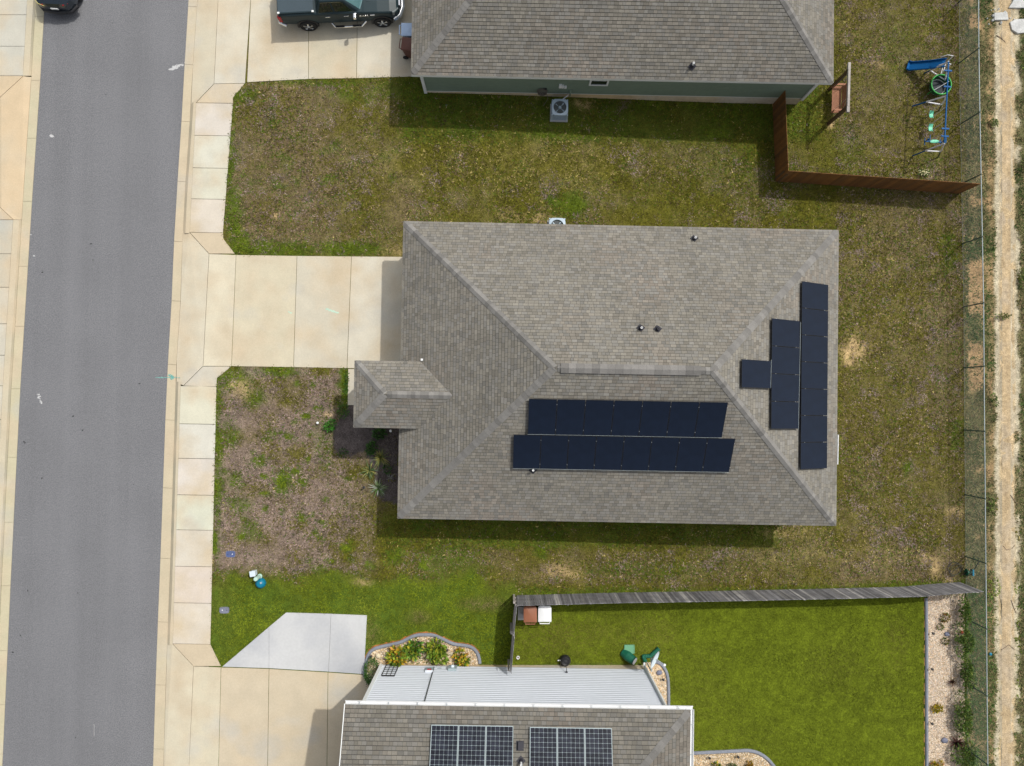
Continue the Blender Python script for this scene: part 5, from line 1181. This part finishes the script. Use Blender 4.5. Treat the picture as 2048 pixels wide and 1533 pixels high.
gravel('gravel_bed', E1+[(957,1330),(731,1356)], 6500, 4); gravel('gravel_bed', [(1292,1326)]+E2+[(1300,1412)], 2600, 5); gravel('gravel_bed', E3+[(1386,1600)], 5000, 6)
for px_, py_, s, lb in ((757,1312,.13,'pale flat boulder at the west end of the croton bed'), (904,1308,.10,'small round pale boulder right of the middle croton'), (1893,1268,.13,'flat grey stone in the gravel border below the small plants'), (1888,1480,.16,'grey stone half under the purple spiky plant'), (1318,1345,.14,'grey flat stone in the corner bed of the white house')):
    p = G(px_, py_); r = thing('boulder', p, lb, 'stone'); mb = MB(); mb.ball(p+Vector((0, 0, s*.35)), (s, s*.85, s*.5), 11, 7, .10); mb.build('rock', 'rock' if px_ < 950 else 'lidgrey', r, smooth=50)

# ================================================================ VEHICLES
def loft(mb, secs, close=True):
    for r0, r1 in zip(secs, secs[1:]):
        n = len(r0)
        for i in range(n): mb.poly([r0[i], r0[(i+1) % n], r1[(i+1) % n], r1[i]])
    mb.poly(secs[0][::-1]); mb.poly(secs[-1])
def body_sec(x, w, zb, zt, crown=.02, tum=.05):
    half = [(w*.90, zb), (w*.985, zb+.10), (w, zb+(zt-zb)*.45), (w*.985, zt-.13), (w*.965, zt-.05), (w*.915, zt), (w*.5, zt+crown)]
    return [Vector((x, -a, b)) for a, b in half]+[Vector((x, a, b)) for a, b in half[::-1]]
def face_patch(mb, q, u0, u1, v0, v1, off, th=.006):        # thin sheet over part of a quad face
    a, b, c, d = q; n = (b-a).cross(d-a).normalized()
    f = lambda s, t: (a*(1-s)+b*s)*(1-t)+(d*(1-s)+c*s)*t
    o = [f(u0, v0), f(u1, v0), f(u1, v1), f(u0, v1)]; o = [p+n*off for p in o]; i_ = [p-n*th for p in o]
    mb.add(o+i_, [(0,1,2,3),(7,6,5,4),(0,4,5,1),(1,5,6,2),(2,6,7,3),(3,7,4,0)])
def wheel(root, c, r, w, side, rimm='chrome', spokes=5):
    mb = MB(); mb.lathe([(r*.62, -w/2), (r*.93, -w/2), (r, -w*.32), (r, w*.32), (r*.93, w/2), (r*.62, w/2)], c, 28, 'Y', cap=False); tw = mb.build('wheel', 'tyre', root, local=True, smooth=40)
    mb = MB(); y = c[1]+side*w*.30; yo = c[1]+side*w*.47
    mb.lathe([(r*.64, -w*.48), (r*.66, -w*.1), (r*.66, w*.48), (r*.60, w*.48), (r*.57, 0)], c, 28, 'Y', cap=False); mb.lathe([(r*.16, side*w*.2), (r*.16, side*w*.44), (0, side*w*.47)], c, 14, 'Y')
    for k in range(spokes):
        for e in (-.13, .13):
            a = 2*math.pi*k/spokes+.3; p = Vector(c)+Vector((math.cos(a)*r*.1, 0, math.sin(a)*r*.1)); q = Vector(c)+Vector((math.cos(a+e)*r*.62, 0, math.sin(a+e)*r*.62)); p.y, q.y = yo-side*.01, y+side*.01; mb.bar(p, q, .045, .04)
    mb.build('rim', rimm, tw, local=True, smooth=35)
    mb = MB(); mb.lathe([(0, -.01), (r*.6, -.01), (r*.6, .01), (0, .01)], (c[0], c[1]+side*.02, c[2]), 20, 'Y'); mb.build('brake_disc', 'black', tw, local=True); return tw
# pickup in the green house's drive; local axes: +X nose, -Y the side towards the camera
wr_, wf_ = P(617,52,.53), P(765,44.5,.53); ax = (wf_-wr_); wb = ax.to_2d().length; ang = math.atan2(ax.y, ax.x); ax = Vector((math.cos(ang), math.sin(ang), 0)); ay = Vector((-ax.y, ax.x, 0))
ctr = (wr_+wf_)/2+ay*1.0; h2 = wb/2
tk = thing('pickup_truck', Vector((ctr.x, ctr.y, .125)), 'dark green crew cab pickup truck with a slate bed cover parked on the top driveway', 'pickup truck', rz=ang)
xr, xf = -h2, h2; tail, nose = xr-1.20, xf+.88
st = [(tail, .90, .55, 1.26), (tail+.06, .97, .50, 1.33), (tail+.5, 1.0, .50, 1.36), (xr+.45, 1.0, .48, 1.36), (xr+.60, 1.0, .46, 1.34), (.2, 1.0, .45, 1.31), (.95, 1.0, .45, 1.27), (1.02, 1.0, .46, 1.25), (xf-.1, 1.0, .50, 1.20), (xf+.45, .97, .52, 1.12), (xf+.75, .90, .55, 1.02), (nose-.06, .80, .58, .92), (nose, .72, .62, .84)]
mb = MB(); loft(mb, [body_sec(*s, crown=(.05 if s[0] > 1 else .01)) for s in st]); mb.build('body', 'truck', tk, local=True, smooth=38)
c0, c1, r0, r1 = -1.16, 1.12, -.86, .20                              # cab: base and roof extents
wB, wT, zB, zT = .93, .69, 1.28, 1.90
Bq = [Vector((c0, -wB, zB)), Vector((c1, -wB*.97, zB-.04)), Vector((c1, wB*.97, zB-.04)), Vector((c0, wB, zB))]
Tq = [Vector((r0, -wT, zT)), Vector((r1, -wT, zT)), Vector((r1, wT, zT)), Vector((r0, wT, zT))]
Bq[1].x -= .28; Bq[2].x -= .28
mb = MB(); mid = Vector((c1+.05, 0, zB-.02)); rm0, rm1 = Vector((r1+.08, 0, zT+.01)), Vector((r0-.02, 0, zT+.03))
mb.add(Bq+Tq+[mid, rm0, rm1, Vector((c0, 0, zB))], [(0,1,5,4),(2,3,7,6),(1,8,9,5),(8,2,6,9),(3,11,10,7),(11,0,4,10),(4,5,9,10),(10,9,6,7)]); mb.build('cab', 'truck', tk, local=True, bevel=.045, smooth=40)
mb = MB(); face_patch(mb, [Bq[1], mid, rm0, Tq[1]], .10, 1.0, .04, .90, .012); face_patch(mb, [mid, Bq[2], Tq[2], rm0], 0, .90, .04, .90, .012); mb.build('windscreen', 'windscreen', tk, local=True)
for s in (0, 1):
    q = [Bq[0], Bq[1], Tq[1], Tq[0]] if s == 0 else [Bq[2], Bq[3], Tq[3], Tq[2]]
    for u0, u1 in ((.06, .40), (.45, .86)) if s == 0 else ((.14, .55), (.60, .94)):
        mb = MB(); face_patch(mb, q, u0, u1, .12, .82, .010); w_ = mb.build('side_window', 'carglass', tk, local=True)
    mb = MB(); face_patch(mb, q, .04, .90, .055, .085, .014); face_patch(mb, q, .05, .85, .86, .885, .014); mb.build('window_trim', 'chrome', tk, local=True)
mb = MB(); face_patch(mb, [Bq[3], Vector((c0, 0, zB)), rm1, Tq[3]], .15, 1, .15, .85, .01); face_patch(mb, [Vector((c0, 0, zB)), Bq[0], Tq[0], rm1], 0, .85, .15, .85, .01); mb.build('rear_window', 'carglass', tk, local=True)
mb = MB(); mb.box(((tail+xr+.52)/2+.01, 0, 1.395), (xr+.52-tail-.10, 1.70, .035)); cv = mb.build('bed_cover', 'cover', tk, local=True, bevel=.012)
mb = MB()
for s in (-1, 1): mb.box(((tail+xr+.52)/2+.01, s*.88, 1.395), (xr+.52-tail-.06, .055, .05))
mb.build('cover_rail', 'truck', cv, local=True, bevel=.015)
for s in (-1, 1):
    for x in (tail+.10, xr+.46): mb = MB(); mb.box((x, s*.87, 1.43), (.10, .09, .04)); mb.build('corner_clip', 'white', cv, local=True, bevel=.012)
for x in (xr, xf):
    for s in (-1, 1):
        wheel(tk, (x, s*.93, .405), .405, .28, s)
        mb = MB(); n = 18; rin, rout = .44, .50; pts = []
        for k in range(n+1):
            a = -.25+(math.pi+.5)*k/n; pts.append((math.cos(a), math.sin(a)))
        for (a0, b0_), (a1, b1_) in zip(pts, pts[1:]):
            for y0, y1 in ((s*.80, s*1.018),):
                i0, i1 = Vector((x+a0*rin, y1, .42+b0_*rin)), Vector((x+a1*rin, y1, .42+b1_*rin)); o0, o1 = Vector((x+a0*rout, y1, .42+b0_*rout)), Vector((x+a1*rout, y1, .42+b1_*rout)); mb.poly([i0, o0, o1, i1]); mb.poly([i0, i1, Vector((i1.x, y0, i1.z)), Vector((i0.x, y0, i0.z))]); mb.poly([o0, o1, Vector((o1.x, y0, o1.z)), Vector((o0.x, y0, o0.z))])
        mb.lathe([(0, s*.985), (.44, s*.985), (.44, s*1.004), (0, s*1.004)], (x, 0, .42), 24, 'Y'); mb.build('wheel_arch', 'black', tk, local=True)
for s in (-1, 1):
    mb = MB(); y = s*1.13; mb.tube([(-.62, s*.95, .44), (-.46, y, .40), (.78, y, .40), (.98, s*.95, .46)], .045, 8)
    sb = mb.build('side_step', 'chrome', tk, local=True, smooth=40)
    mb = MB()
    for x in (-.25, .55): mb.box((x, y, .445), (.42, .10, .02))
    mb.build('step_pad', 'black', sb, local=True)
    for x in (-.66, .18): mb = MB(); mb.box((x, s*1.012, 1.12), (.22, .035, .05)); mb.build('door_handle', 'chrome', tk, local=True, bevel=.012)
    for x in (-1.08, -.22, .72): mb = MB(); mb.box((x, s*1.0008, .88), (.018, .006, .72)); mb.build('door_seam', 'black', tk, local=True)
    mb = MB(); mb.box((.60, s*1.13, 1.30), (.13, .24, .18)); mb.bar((.66, s*.95, 1.24), (.62, s*1.08, 1.27), .06, .05); mr = mb.build('wing_mirror', 'chrome', tk, local=True, bevel=.03)
    mb = MB(); mb.box((tail+.06, s*.93, 1.02), (.16, .14, .42)); mb.build('tail_light', 'red', tk, local=True, bevel=.02)
    mb = MB(); mb.bar((xf+.56, s*.93, .99), (nose-.10, s*.66, .90), .14, .20); mb.build('headlight', 'lens', tk, local=True, bevel=.03)
mb = MB(); mb.tube([(xf+.55, -.97, .55), (nose-.05, -.80, .56), (nose+.10, -.45, .57), (nose+.10, .45, .57), (nose-.05, .80, .56), (xf+.55, .97, .55)], .13, 10); mb.build('front_bumper', 'chrome', tk, local=True, smooth=50)
mb = MB(); mb.tube([(tail+.25, -1.0, .52), (tail-.06, -.86, .52), (tail-.10, 0, .52), (tail-.06, .86, .52), (tail+.25, 1.0, .52)], .10, 10); mb.build('rear_bumper', 'chrome', tk, local=True, smooth=50)
mb = MB(); mb.box((nose+.005, 0, .80), (.05, 1.05, .30)); gr = mb.build('grille', 'black', tk, local=True, bevel=.02); mb = MB(); mb.box((nose+.02, 0, .80), (.05, .08, .32)); mb.box((nose+.02, 0, .80), (.05, 1.05, .05)); mb.box((nose+.01, 0, .97), (.06, 1.10, .04)); mb.build('grille_bar', 'chrome', gr, local=True)
mb = MB()
for s in (-1, 1): mb.bar((1.15, s*.42, 1.29), (xf+.45, s*.34, 1.165), .10, .03)
mb.build('hood_ridge', 'truck', tk, local=True, bevel=.012)
fc = bpy.data.curves.new('badge', 'FONT'); fc.body = 'RAM'; fc.size = .15; fc.extrude = .008; fc.align_x = 'CENTER'; fc.materials.append(M['chrome']); ft = bpy.data.objects.new('badge_text', fc); COL.objects.link(ft); bpy.context.view_layer.update(); bme = bpy.data.meshes.new_from_object(ft.evaluated_get(bpy.context.evaluated_depsgraph_get())); bpy.data.objects.remove(ft); fo = bpy.data.objects.new('badge', bme); COL.objects.link(fo); fo.parent = tk; fo.location = (.98, -1.012, 1.02); fo.rotation_euler = (R(90), 0, 0); fo.scale = (1.35, 1, 1)
mb = MB(); mb.box((1.38, -1.008, 1.09), (.20, .02, .03)); mb.build('badge_bar', 'chrome', tk, local=True)
# dark car parked by the far kerb, its tail just inside the photograph
tl = P(112,19,.62); a2 = (P(a_l(-300), -300)-P(a_l(0), 0)); ang2 = math.atan2(a2.y, a2.x)
d2 = Vector((math.cos(ang2), math.sin(ang2), 0)); cc_ = tl+d2*2.32
cr = thing('parked_car', Vector((cc_.x, cc_.y, 0)), 'dark navy car at the far kerb, only its rounded tail in view', 'car', rz=ang2)
st = [(-2.32, .55, .45, .78), (-2.24, .70, .36, .92), (-2.02, .84, .30, 1.0), (-1.6, .90, .28, 1.03), (-.5, .92, .26, 1.0), (.9, .92, .26, .98), (1.7, .88, .28, .90), (2.15, .76, .32, .80), (2.32, .55, .42, .68)]
mb = MB(); loft(mb, [body_sec(*s, crown=.03) for s in st]); mb.build('body', 'carblue', cr, local=True, smooth=40)
Bq = [Vector((-1.95, -.80, 1.0)), Vector((1.05, -.80, .96)), Vector((1.05, .80, .96)), Vector((-1.95, .80, 1.0))]; Tq = [Vector((-1.15, -.58, 1.46)), Vector((.10, -.58, 1.46)), Vector((.10, .58, 1.46)), Vector((-1.15, .58, 1.46))]
mb = MB(); mb.add(Bq+Tq, [(0,1,5,4),(2,3,7,6),(1,2,6,5),(3,0,4,7),(4,5,6,7)]); mb.build('cabin', 'carblue', cr, local=True, bevel=.06, smooth=40)
mb = MB(); face_patch(mb, [Bq[3], Bq[0], Tq[0], Tq[3]], .08, .92, .08, .92, .012); mb.build('rear_window', 'blueglass', cr, local=True)  # rear glass coloured blue
mb = MB(); face_patch(mb, [Bq[1], Bq[2], Tq[2], Tq[1]], .08, .92, .08, .92, .012); mb.build('windscreen', 'carglass', cr, local=True)
for q in ([Bq[0], Bq[1], Tq[1], Tq[0]], [Bq[2], Bq[3], Tq[3], Tq[2]]):
    for u0, u1 in ((.10, .48), (.52, .88)): mb = MB(); face_patch(mb, q, u0, u1, .12, .85, .012); mb.build('side_window', 'carglass', cr, local=True)
for s in (-1, 1):
    for x in (-1.38, 1.38): wheel(cr, (x, s*.80, .33), .33, .21, s, 'alu')
    mb = MB(); mb.bar((-2.16, s*.70, .86), (-2.26, s*.45, .86), .06, .12); mb.build('tail_light', 'red', cr, local=True, bevel=.015)
mb = MB(); mb.tube([(-1.72, .90, .98), (-2.02, .83, 1.0), (-2.24, .66, .93), (-2.31, .40, .86)], .014, 6); mb.build('yellow_line', 'yellow', cr, local=True)  # thin pale yellow line round one rear corner
mb = MB(); mb.tube([(-2.0, -.90, .42), (-2.28, -.66, .42), (-2.38, 0, .43), (-2.28, .66, .42), (-2.0, .90, .42)], .09, 8); mb.build('rear_bumper', 'black', cr, local=True, smooth=50)
mb = MB(); mb.box((-2.36, 0, .72), (.02, .34, .12)); mb.build('number_plate', 'white', cr, local=True)

# ================================================================ PLANTS
def leafblob(mb, c, rad, n, size, cols, up=.3, shell=.55):
    for _ in range(n):
        d = Vector((random.gauss(0, 1), random.gauss(0, 1), random.gauss(0, 1))).normalized(); d.z = abs(d.z) if random.random() < .8 else d.z
        q = random.uniform(shell, 1)**.7; p = c+Vector((d.x*rad[0]*q, d.y*rad[1]*q, d.z*rad[2]*q)); L = size*random.uniform(.6, 1.3); w = L*random.uniform(.35, .5)
        a = (d+Vector((random.gauss(0, .5), random.gauss(0, .5), up+random.gauss(0, .3)))).normalized(); s_ = a.cross(Vector((random.gauss(0, 1), random.gauss(0, 1), random.gauss(.4, 1)))).normalized()
        k = random.uniform(.65, 1.3); col = tuple(min(x*k, .9) for x in random.choice(cols)); m_ = p+a*L*.5; dr = Vector((0, 0, -L*.12))
        mb.add([p, m_+s_*w*.5, p+a*L+dr, m_-s_*w*.5, m_+Vector((0, 0, .01))], [(0,1,4),(1,2,4),(2,3,4),(3,0,4)], col)
GR1 = [(.035,.11,.012),(.05,.14,.015),(.07,.17,.02),(.03,.085,.012)]; CRO = [(.13,.22,.02),(.36,.32,.025),(.46,.30,.02),(.20,.26,.025),(.08,.15,.015),(.38,.19,.02)]
DKG = [(.025,.075,.012),(.035,.10,.014),(.05,.12,.02)]; YEL = [(.45,.36,.02),(.36,.28,.02),(.20,.20,.015),(.50,.30,.02)]; PUR = [(.085,.035,.03),(.12,.045,.035),(.05,.028,.025)]; VIN = [(.085,.16,.025),(.12,.20,.03),(.05,.11,.02),(.17,.21,.04)]
def shrub(name, cat, px_, py_, rad, n, size, cols, label, group=None, h=None, stems=3, blobs=1):
    h = h or rad[2]; p = G(px_, py_, h*.5); base = Vector((p.x, p.y, p.z-h*.5)); r = thing(name, base, label, cat, group)
    mb = MB()
    for b in range(blobs):
        o = Vector((random.uniform(-.5, .5)*rad[0], random.uniform(-.5, .5)*rad[1], 0)) if blobs > 1 else Vector(); q = tuple(x*(.62 if blobs > 1 else 1) for x in rad)
        leafblob(mb, base+o+Vector((0, 0, h*.25)), (q[0], q[1], q[2]*.85), n//blobs, size, cols)
    mb.build('foliage', 'leaf', r, recalc=False)
    mb = MB()
    for k in range(stems): a = random.uniform(0, 6.28); mb.tube([base-Vector((0, 0, .04)), base+Vector((math.cos(a)*rad[0]*.4, math.sin(a)*rad[1]*.4, h*.6))], [.014, .006], 5)
    mb.build('stem', 'stem', r); return r
def spiky(name, px_, py_, L, n, cols, label, w=.035, droop=.35, group=None, up=(25, 80)):
    p = G(px_, py_); r = thing(name, p, label, 'plant', group); mb = MB()
    for k in range(n):
        a = random.uniform(0, 6.28); e = R(random.uniform(*up)); l_ = L*random.uniform(.65, 1.1); d = Vector((math.cos(a)*math.cos(e), math.sin(a)*math.cos(e), math.sin(e))); s_ = Vector((-math.sin(a), math.cos(a), 0)); kk = random.uniform(.7, 1.3); c = tuple(x*kk for x in random.choice(cols)); prev = None
        for j in range(5):
            t = j/4; q = p+d*l_*t+Vector((0, 0, -droop*l_*t*t+.03)); q.z = max(q.z, p.z+.015); ww = w*(1-t)**.6*.5+.001
            cur = (q-s_*ww, q+s_*ww)
            if prev: mb.poly([prev[0], prev[1], cur[1], cur[0]], c)
            prev = cur
    mb.build('foliage', 'leaf', r, recalc=False); return r
cg = 'crotons in the curved stone bed'
shrub('croton', 'shrub', 822,1296, (.42,.42,.5), 330, .24, CRO[:2]+GR1[1:3]+CRO[3:5], 'mostly green croton at the crest of the curved bed', cg, .6, blobs=3)
shrub('croton', 'shrub', 789,1315, (.46,.44,.62), 340, .26, CRO, 'yellow and orange croton hiding the top of the trellis', cg, .75, blobs=3)
shrub('croton', 'shrub', 868,1309, (.54,.52,.6), 430, .25, [CRO[0],CRO[3],(.26,.26,.02),CRO[4],(.14,.22,.02)], 'largest croton, bright yellow green, in the middle of the curved bed', cg, .7, blobs=4)
shrub('croton', 'shrub', 927,1316, (.34,.38,.45), 230, .23, CRO[1:], 'smallest golden croton at the right end of the curved bed', cg, .55, blobs=2)
shrub('boxwood', 'shrub', 743,1345, (.36,.62,.62), 1500, .08, GR1, 'dense green clipped shrub beside the white wall and the driveway', None, .7)
shrub('pot_plant', 'plant', 737,1371, (.10,.13,.25), 40, .06, [(.02,.02,.02),(.03,.04,.03)], 'small dark pot plant at the corner of the white house by the driveway', None, .35)
bg_ = 'small plants in the gravel border'
shrub('croton', 'plant', 1890.5,1236, (.20,.16,.2), 110, .12, [(.12,.14,.02),(.20,.16,.02),(.08,.11,.02),(.24,.10,.02)], 'green and bronze plant, farthest north in the gravel border', bg_, .25)
shrub('croton', 'plant', 1881,1254.5, (.14,.11,.15), 70, .10, [(.12,.14,.02),(.16,.13,.02),(.08,.11,.02)], 'smallest olive plant in the gravel border', bg_, .2)
shrub('croton', 'plant', 1891.5,1283.5, (.15,.12,.18), 80, .11, [(.08,.14,.02),(.06,.10,.02),(.16,.10,.02)], 'green tuft south of the grey stone in the gravel border', bg_, .22)
shrub('croton', 'plant', 1876.5,1420, (.25,.24,.3), 220, .12, YEL, 'bright yellow croton in the gravel border', bg_, .35, blobs=2)
shrub('croton', 'plant', 1876,1533, (.27,.24,.3), 220, .13, YEL+[(.42,.14,.02)], 'orange and yellow croton at the bottom of the gravel border', bg_, .35, blobs=2)
spiky('cordyline', 1903,1363, .42, 34, PUR+[(.14,.09,.03)], 'thin purple spiky plant alone in the gravel border', .035, .3, bg_); spiky('cordyline', 1912,1484, .62, 70, PUR, 'large purple spiky plant near the bottom of the gravel border', .05, .3, bg_)
bg2 = 'plants in the bottom gravel bed'
shrub('croton', 'plant', 1431.5,1531, (.20,.22,.3), 180, .13, YEL[:3]+GR1[:2], 'yellow variegated plant in the bottom gravel bed', bg2, .35, blobs=2); shrub('boxwood', 'plant', 1463,1532, (.26,.20,.35), 320, .07, DKG, 'dark green round plant in the bottom gravel bed', bg2, .4, blobs=2); shrub('croton', 'plant', 1501,1533, (.24,.17,.3), 180, .13, [(.42,.17,.015),(.36,.24,.02),(.07,.09,.02)], 'orange leaved plant in the bottom gravel bed', bg2, .35, blobs=2)
vg = 'vines climbing along the wire fence'
for px_, py_, rx, ry, lb in ((1928,1225,.14,.75,'thin dark vine beside the end of the grey fence'), (1928,1282,.34,.75,'broad green vine by the red garden stake'), (1933,1350,.26,.75,'dark vine south of the teal tag along the wire fence'), (1930,1430,.40,.95,'tall bushy vine level with the yellow croton'), (1929,1515,.46,.65,'leafy vine at the bottom end of the wire fence')):
    shrub('vine', 'vine', px_+5, py_, (rx*1.05+.05, ry*1.1, .85), int(2700*ry*(rx+.25)), .12, VIN, lb, vg, 1.0, stems=5, blobs=4)
# dark bed in front of the middle house
shrub('shrub', 'shrub', 660,852, (.28,.34,.4), 230, .14, [(.04,.16,.012),(.06,.20,.02),(.03,.12,.012)], 'bright green leafy shrub at the left end of the porch bed', None, .5, blobs=2)
shrub('shrub', 'shrub', 684,822, (.42,.36,.35), 260, .10, GR1+[(.09,.12,.02)], 'spreading green shrub against the end of the concrete path', None, .4, blobs=3); shrub('shrub', 'shrub', 692,765, (.10,.85,.2), 260, .08, GR1, 'narrow green strip of plants along the concrete porch path', None, .2, blobs=5)
shrub('shrub', 'shrub', 762,866, (.40,.30,.5), 260, .14, DKG, 'dark green shrub in the shade under the porch eave', None, .55, blobs=3); shrub('shrub', 'shrub', 741,900, (.27,.40,.55), 300, .13, DKG+GR1[:1], 'dark rounded shrub at the left of the shaded bed', None, .6, blobs=3); shrub('shrub', 'shrub', 690,907, (.36,.20,.15), 120, .09, DKG, 'low dark ground plant at the edge of the porch shadow', None, .18, blobs=2); shrub('shrub', 'shrub', 774,938, (.16,.22,.3), 90, .12, DKG, 'small dark plant between the two spiky yuccas', None, .35)
AG = [(.20,.22,.07),(.28,.25,.08),(.10,.16,.05),(.07,.13,.06)]
yg = 'spiky yuccas in front of the middle house'
spiky('yucca', 762,915, .70, 60, [(.22,.20,.05),(.14,.15,.04),(.07,.10,.03)], 'tan tipped yucca half in the porch shadow', .04, .32, yg); spiky('yucca', 739,941, .60, 70, AG, 'yellow green yucca in the sun at the bed edge', .04, .32, yg); spiky('yucca', 757,976, .62, 80, [(.13,.20,.07),(.20,.24,.14),(.30,.32,.28),(.08,.15,.04)], 'grey green yucca lowest in the mulch bed', .04, .32, yg); spiky('yucca', 781,956, .42, 16, [(.30,.30,.26),(.22,.22,.2)], 'sparse pale dry yucca close to the house', .02, .3, yg)
# weeds beyond the wire fence
wg = 'weeds beside the sandy track'
for px_, py_, rx, ry, cols, lb in ((1986,1166,.30,.75,[(.16,.24,.02),(.22,.28,.03),(.09,.16,.02)],'tall bright green weed clump outside the fence corner'), (1990,800,.16,.30,VIN,'green weed on the left edge of the track level with the long roof array'), (2004,632,.42,.12,[(.13,.18,.02),(.10,.13,.03)],'low green weed lying across the track'), (1990,246,.22,.16,VIN,'small dark weed on the track edge near the playground'), (1983,1010,.12,.3,VIN,'narrow weed on the track edge below the middle house'), (2046,560,.25,.5,VIN,'dark weed at the right edge of the photo'), (2044,120,.26,.5,VIN,'weed below the broken pale concrete'), (2046,330,.2,.4,[(.13,.10,.05),(.10,.12,.03)],'brownish weed right of the track')):
    shrub('weed', 'weed', px_, py_, (rx, ry, .35), int(420*(rx+.15)*(ry+.3)+60), .10, cols, lb, wg, .35, blobs=4)
p = G(1845,347); r = thing('flower_clump', p, 'clump of small cream flowers inside the brown fence corner yard', 'flowers'); mb = MB()
for k in range(46):
    q = p+Vector((random.gauss(0, .14), random.gauss(0, .06), random.uniform(.10, .2))); mb.ball(q, (.022, .022, .014), 6, 3, 0, random.choice([(.70,.66,.42),(.66,.62,.32),(.55,.52,.3)]))
mb.build('blossoms', 'leaf', r); mb = MB(); leafblob(mb, p+Vector((0, 0, .05)), (.26, .16, .12), 90, .08, GR1); mb.build('foliage', 'leaf', r, recalc=False)
# fallen branches
def branch(name, px_, py_, label, segs, tw=14, L=.5, r0=.018):
    p = G(px_, py_); r = thing(name, p, label, 'branch'); mb = MB(); pts = [G(x, y, .03) for x, y in segs]; mb.tube(pts, [r0*(1-.6*i/len(pts)) for i in range(len(pts))], 6); mb.build('limb', 'stem', r); mb = MB()
    if tw < 4: return
    for k in range(tw):
        q = random.choice(pts[len(pts)//2:])+Vector((random.gauss(0, .12), random.gauss(0, .12), 0)); a = random.uniform(0, 6.28); l_ = L*random.uniform(.3, 1); mb.tube([q, q+Vector((math.cos(a)*l_*.5, math.sin(a)*l_*.5, .05)), q+Vector((math.cos(a+.3)*l_, math.sin(a+.3)*l_, .02))], [.007, .005, .002], 4)
    mb.build('twigs', 'stem', r)
branch('fallen_branch', 1245,215, 'dead bushy branch on the shaded grass right of the air conditioner', [(1234,230),(1240,222),(1246,212),(1250,203)], 34, .45); branch('fallen_branch', 620,355, 'thin bare twig on the brown front lawn', [(632,382),(622,366),(613,350),(609,342)], 5, .3, .010)
branch('fallen_branch', 2005,78, 'dark stick lying on the track near the broken concrete', [(1993,71),(2003,77),(2011,85)], 2, .3, .02)
cg2 = 'broken pale concrete beside the track'
for poly, lb in (([(2017,15),(2028,0),(2032,-30),(2090,-30),(2090,16)], 'pale broken slab at the top right corner of the photo'), ([(1990,26),(2016,24),(2018,40),(1990,41)], 'rubbly grey slab lying across the track'), ([(2021,44),(2033,39),(2090,38),(2090,62),(2036,66),(2024,60)], 'pale broken slab below the corner one')):
    w = [G(x+random.uniform(-1, 1), y+random.uniform(-1, 1), .10) for x, y in poly]; c = sum(w, Vector())/len(w); r = thing('concrete_slab', c-Vector((0, 0, .10)), lb, 'concrete slab', cg2); mb = MB(); mb.prism([p.to_2d()[:] for p in w], c.z-.16, c.z); mb.build('slab', 'slabpale', r, bevel=.02); mb = MB()
    for k in range(14): q = c+Vector((random.uniform(-.7, .3), random.uniform(-.4, .4), -.07)); mb.ball(q, (random.uniform(.03, .08),)*3, 6, 4, .2)
    mb.build('rubble', 'slabpale', r)
# roots and sticks lying on the track
for i, seg in enumerate(([(2006,1092),(2013,1100),(2024,1098),(2031,1090)], [(2020,990),(2030,1002),(2036,1012)], [(2003,1300),(2018,1290),(2030,1300)], [(2022,1200),(2032,1226),(2042,1228)])):
    branch('root', seg[0][0], seg[0][1], ['dark curved root on the track below the fence corner line','thin dark root crossing the track level with the roof eave','forked root on the track level with the lower gravel border','long root at the right of the track beyond the grey fence'][i], seg, 3, .35, .016)
